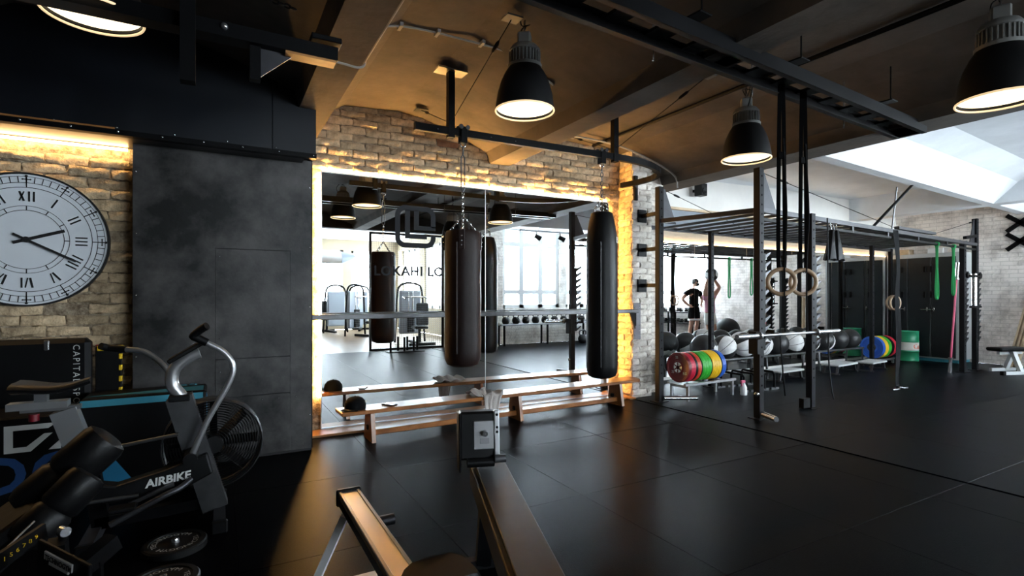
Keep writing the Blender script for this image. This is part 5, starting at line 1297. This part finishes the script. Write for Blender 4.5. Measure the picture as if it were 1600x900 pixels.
for k in range(9):
    z = .15 + k * .14
    for s_ in (-1, 1): B().tube([(s_ * .06, -.12, z), (s_ * .06, .12, z)], .02, 8).tube([(s_ * .06 - .0, -.16, z), (s_ * .06, -.08, z)], .055, 10).tube([(s_ * .06, .08, z), (s_ * .06, .16, z)], .055, 10).build('dumbbell_pair', 'black_plate', dt)
ls = thing('light_truss', 'thin grey light truss with two spotlights near the windows', 'light truss', (7.1, -.4, 2.7))
B().tube([(6.3, -.4, 2.86), (8.2, -.4, 2.86)], .025, 8).build('chord', 'grey_steel', ls, world=True); B().tube([(6.3, -.4, 3.0), (8.2, -.4, 3.0)], .02, 8).build('chord', 'grey_steel', ls, world=True)
for k in range(12): B().tube([(6.3 + k * .158, -.4, 2.86 if k % 2 else 3.0), (6.458 + k * .158, -.4, 3.0 if k % 2 else 2.86)], .008, 6).build('lattice', 'grey_steel', ls, world=True)
for x in (6.75, 7.45):
    B().cyl((x, -.4, 2.84), (x, -.38, 2.74), .012, n=8).build('yoke', 'black_metal', ls, world=True); B().cyl((x - .06, -.36, 2.74), (x + .07, -.30, 2.66), .05, .065, n=16).build('spotlight', 'black_metal', ls, world=True)
for x in (6.4, 8.1): B().tube([(x, -.4, 3.0), (x, -.4, 3.19)], .008, 6).build('hanger', 'grey_steel', ls, world=True)

# ================================================================== PEOPLE
def skin_mesh(name, V_, E_, R_, m, parent, sub=2, root=0):
    me = bpy.data.meshes.new(name); me.from_pydata([tuple(v) for v in V_], E_, [])
    o = bpy.data.objects.new(name, me); COL.objects.link(o)
    md = o.modifiers.new('skin', 'SKIN'); md.use_smooth_shade = True; md.branch_smoothing = .6
    for i, r in enumerate(R_):
        sv = me.skin_vertices[0].data[i]; sv.radius = (r, r) if not isinstance(r, tuple) else r; sv.use_root = (i == root)
    s2 = o.modifiers.new('sub', 'SUBSURF'); s2.levels = sub; s2.render_levels = sub
    dg = bpy.context.evaluated_depsgraph_get(); dg.update()
    nm = bpy.data.meshes.new_from_object(o.evaluated_get(dg)); nm.name = name
    bpy.data.objects.remove(o); bpy.data.meshes.remove(me)
    nm.materials.clear(); nm.materials.append(MATS[m]); nm.polygons.foreach_set('use_smooth', [True] * len(nm.polygons))
    r = bpy.data.objects.new(name, nm); COL.objects.link(r); r.parent = parent
    return r
def person(label, loc, rz, k, arms, look, top, bottom, shoes, hair='short', sleeve=True, hem=None, knee=0.0):
    # k scales a 1.75 m figure; front is -y; arms = {side: (elbow, wrist, hand)}
    t = thing('person', label, 'person', loc, rz, group='people training'); t.scale = (k, k, k)
    S = {s_: Vector((s_ * .185, .01, 1.43)) for s_ in (-1, 1)}
    Vx = [(0, 0, .95), (0, -.005, 1.10), (0, .0, 1.28), (0, .01, 1.41), (0, .005, 1.50), (look[0] * .15, look[1] * .15 - .005, 1.57), (look[0] * .35, look[1] * .35 - .01, 1.66), (look[0] * .2, look[1] * .2 + .0, 1.715)]
    Rx = [(.16, .12), (.145, .11), (.18, .125), (.135, .10), .056, (.065, .075), (.080, .095), (.06, .07)]
    Ex = [(i, i + 1) for i in range(7)]
    tops = []; bots = []
    for s_ in (-1, 1):
        i = len(Vx); el, wr, hd = arms[s_]
        Vx += [S[s_], Vector(el), Vector(wr), Vector(hd)]; Rx += [.075, .055, .038, .036]
        Ex += [(3, i), (i, i + 1), (i + 1, i + 2), (i + 2, i + 3)]
        j = len(Vx); kn = (s_ * .115, -.02 - knee, .50); an = (s_ * .13, .03, .09); to = (s_ * .15, -.13, .035)
        Vx += [(s_ * .10, 0, .88), kn, (s_ * .125, .03 - knee * .4, .32), an, to]; Rx += [.100, .060, .056, .040, .034]
        Ex += [(0, j), (j, j + 1), (j + 1, j + 2), (j + 2, j + 3), (j + 3, j + 4)]
    skin_mesh('body', Vx, Ex, Rx, 'skin', t)
    # clothing
    Vt = [(0, 0, .86), (0, -.005, 1.10), (0, 0, 1.28), (0, .01, 1.40), (0, .008, 1.455)]; Rt = [(.182, .138), (.168, .128), (.20, .145), (.155, .118), .078]; Et = [(i, i + 1) for i in range(4)]
    for s_ in (-1, 1):
        i = len(Vt); mid = S[s_].lerp(Vector(arms[s_][0]), .62 if sleeve else .12); Vt += [S[s_], mid]; Rt += [.092, .082 if sleeve else .085]; Et += [(3, i), (i, i + 1)]
    skin_mesh('shirt', Vt, Et, Rt, top, t)
    Vb = [(0, 0, 1.06), (0, 0, .90)]; Rb = [(.168, .128), (.170, .135)]; Eb = [(0, 1)]
    for s_ in (-1, 1):
        i = len(Vb); Vb += [(s_ * .10, 0, .84), (s_ * .112, -.012 - knee * .75, .60)]; Rb += [.112, .100]; Eb += [(1, i), (i, i + 1)]
    skin_mesh('shorts', Vb, Eb, Rb, bottom, t)
    if hem:
        for s_ in (-1, 1): B().lathe([(.098, .575), (.103, .58), (.098, .625), (.09, .62)], 20, Matrix.Translation((s_ * .112, -.012 - knee * .75, 0))).build('hem', hem, t)
    for s_ in (-1, 1):
        skin_mesh('shoe', [(s_ * .13, .05, .05), (s_ * .14, -.04, .045), (s_ * .155, -.15, .038)], [(0, 1), (1, 2)], [(.045, .05), (.048, .046), (.042, .034)], shoes, t, sub=1)
        hd = Vector(arms[s_][2]); wr = Vector(arms[s_][1]); d = (hd - wr).normalized(); q = d.orthogonal().normalized(); h = B()
        for f in range(4): o_ = q * (-.027 + .018 * f); ln = (.070, .080, .074, .058)[f]; h.tube([hd + o_ * .8, hd + o_ + d * ln * .55 + q.cross(d) * .006, hd + o_ * 1.1 + d * ln + q.cross(d) * .022], [.0095, .0085, .006], 7)
        h.tube([wr.lerp(hd, .5) - q * .025, hd - q * .052 + d * .01, hd - q * .058 + d * .042], [.010, .0095, .007], 7); h.build('fingers', 'skin', t)
    hc = Vector((look[0] * .35, look[1] * .35 - .01, 1.655)); ang = math.atan2(look[0], -look[1]) if (look[0] or look[1]) else 0
    HM = Matrix.Translation(hc) @ Matrix.Rotation(ang, 4, 'Z')
    hr = B().lathe([(.001, .115), (.05, .105), (.082, .07), (.095, .02), (.096, -.01), (.088, -.03)], 20, HM @ Matrix.Translation((0, .022, .012)) @ Matrix.Rotation(-.35, 4, 'X'))
    hr.build('hair', 'hair', t)
    if hair == 'long': B().tube(smooth_path([HM @ Vector((0, .10, .06)), HM @ Vector((0, .15, .02)), HM @ Vector((0, .13, -.12)), HM @ Vector((0, .11, -.24))], 5), [.02] + [.034] * 14 + [.012], 10).build('ponytail', 'hair', t)
    B().tube([HM @ Vector((0, -.092, .03)), HM @ Vector((0, -.118, -.018)), HM @ Vector((0, -.100, -.028))], [.008, .015, .012], 8).build('nose', 'skin', t)
    for s_ in (-1, 1):
        B().ball((s_ * .034, -.086, .022), .011, 10, 6, HM).build('eye', 'eye_white', t); B().ball((s_ * .034, -.0955, .022), .0055, 8, 5, HM).build('pupil', 'hair', t); B().ball((s_ * .088, .0, .0), .026, 10, 6, HM, sc=(.4, .7, 1.1)).build('ear', 'skin', t)
        B().cbox(s_ * .034 - .018, s_ * .034 + .018, -.098, -.090, .042, .048, .002, HM).build('eyebrow', 'hair', t)
    B().cbox(-.024, .024, -.096, -.088, -.055, -.046, .003, HM).build('mouth', 'dark_red', t)
    if hair == 'beard': B().lathe([(.001, -.115), (.05, -.10), (.075, -.06), (.086, -.02)], 20, HM @ Matrix.Translation((0, -.012, .0)), ang=(-PI, 0)).build('beard', 'hair', t)
    return t
person('bearded person in dark t-shirt and black shorts standing with hands on hips', (11.85, 1.02, 0), PI, 1.0,
       {-1: ((-.40, .05, 1.18), (-.27, -.02, 1.03), (-.22, -.07, 1.00)), 1: ((.40, .06, 1.18), (.27, -.02, 1.03), (.22, -.07, 1.0))}, (-.10, -.14), 'cloth_black', 'cloth_black', 'cloth_black', 'beard', hem='cloth_white')
person('person in pink tank top and white shorts lifting a ball overhead', (10.62, 2.62, 0), PI, .90,
       {-1: ((-.27, -.10, 1.66), (-.15, -.05, 1.84), (-.13, -.04, 1.90)), 1: ((.27, -.10, 1.66), (.15, -.05, 1.84), (.13, -.04, 1.90))}, (0, -.06), 'cloth_pink', 'cloth_white', 'cloth_white', 'long', sleeve=False, knee=.05)
med_ball('white and black ball held overhead by the person in pink', 10.62, 2.66, 1.80, .165, 'wwbbwwbb', (1.4, .4, .2))['group'] = 'medicine balls'
person('person in black top and black shorts with one arm raised', (12.12, 3.02, 0), PI * .9, .93,
       {-1: ((-.32, -.05, 1.62), (-.14, -.03, 1.80), (-.10, -.04, 1.83)), 1: ((.25, .02, 1.16), (.24, -.10, .94), (.24, -.13, .87))}, (.03, -.10), 'cloth_black', 'cloth_black', 'cloth_black', 'long', sleeve=False)
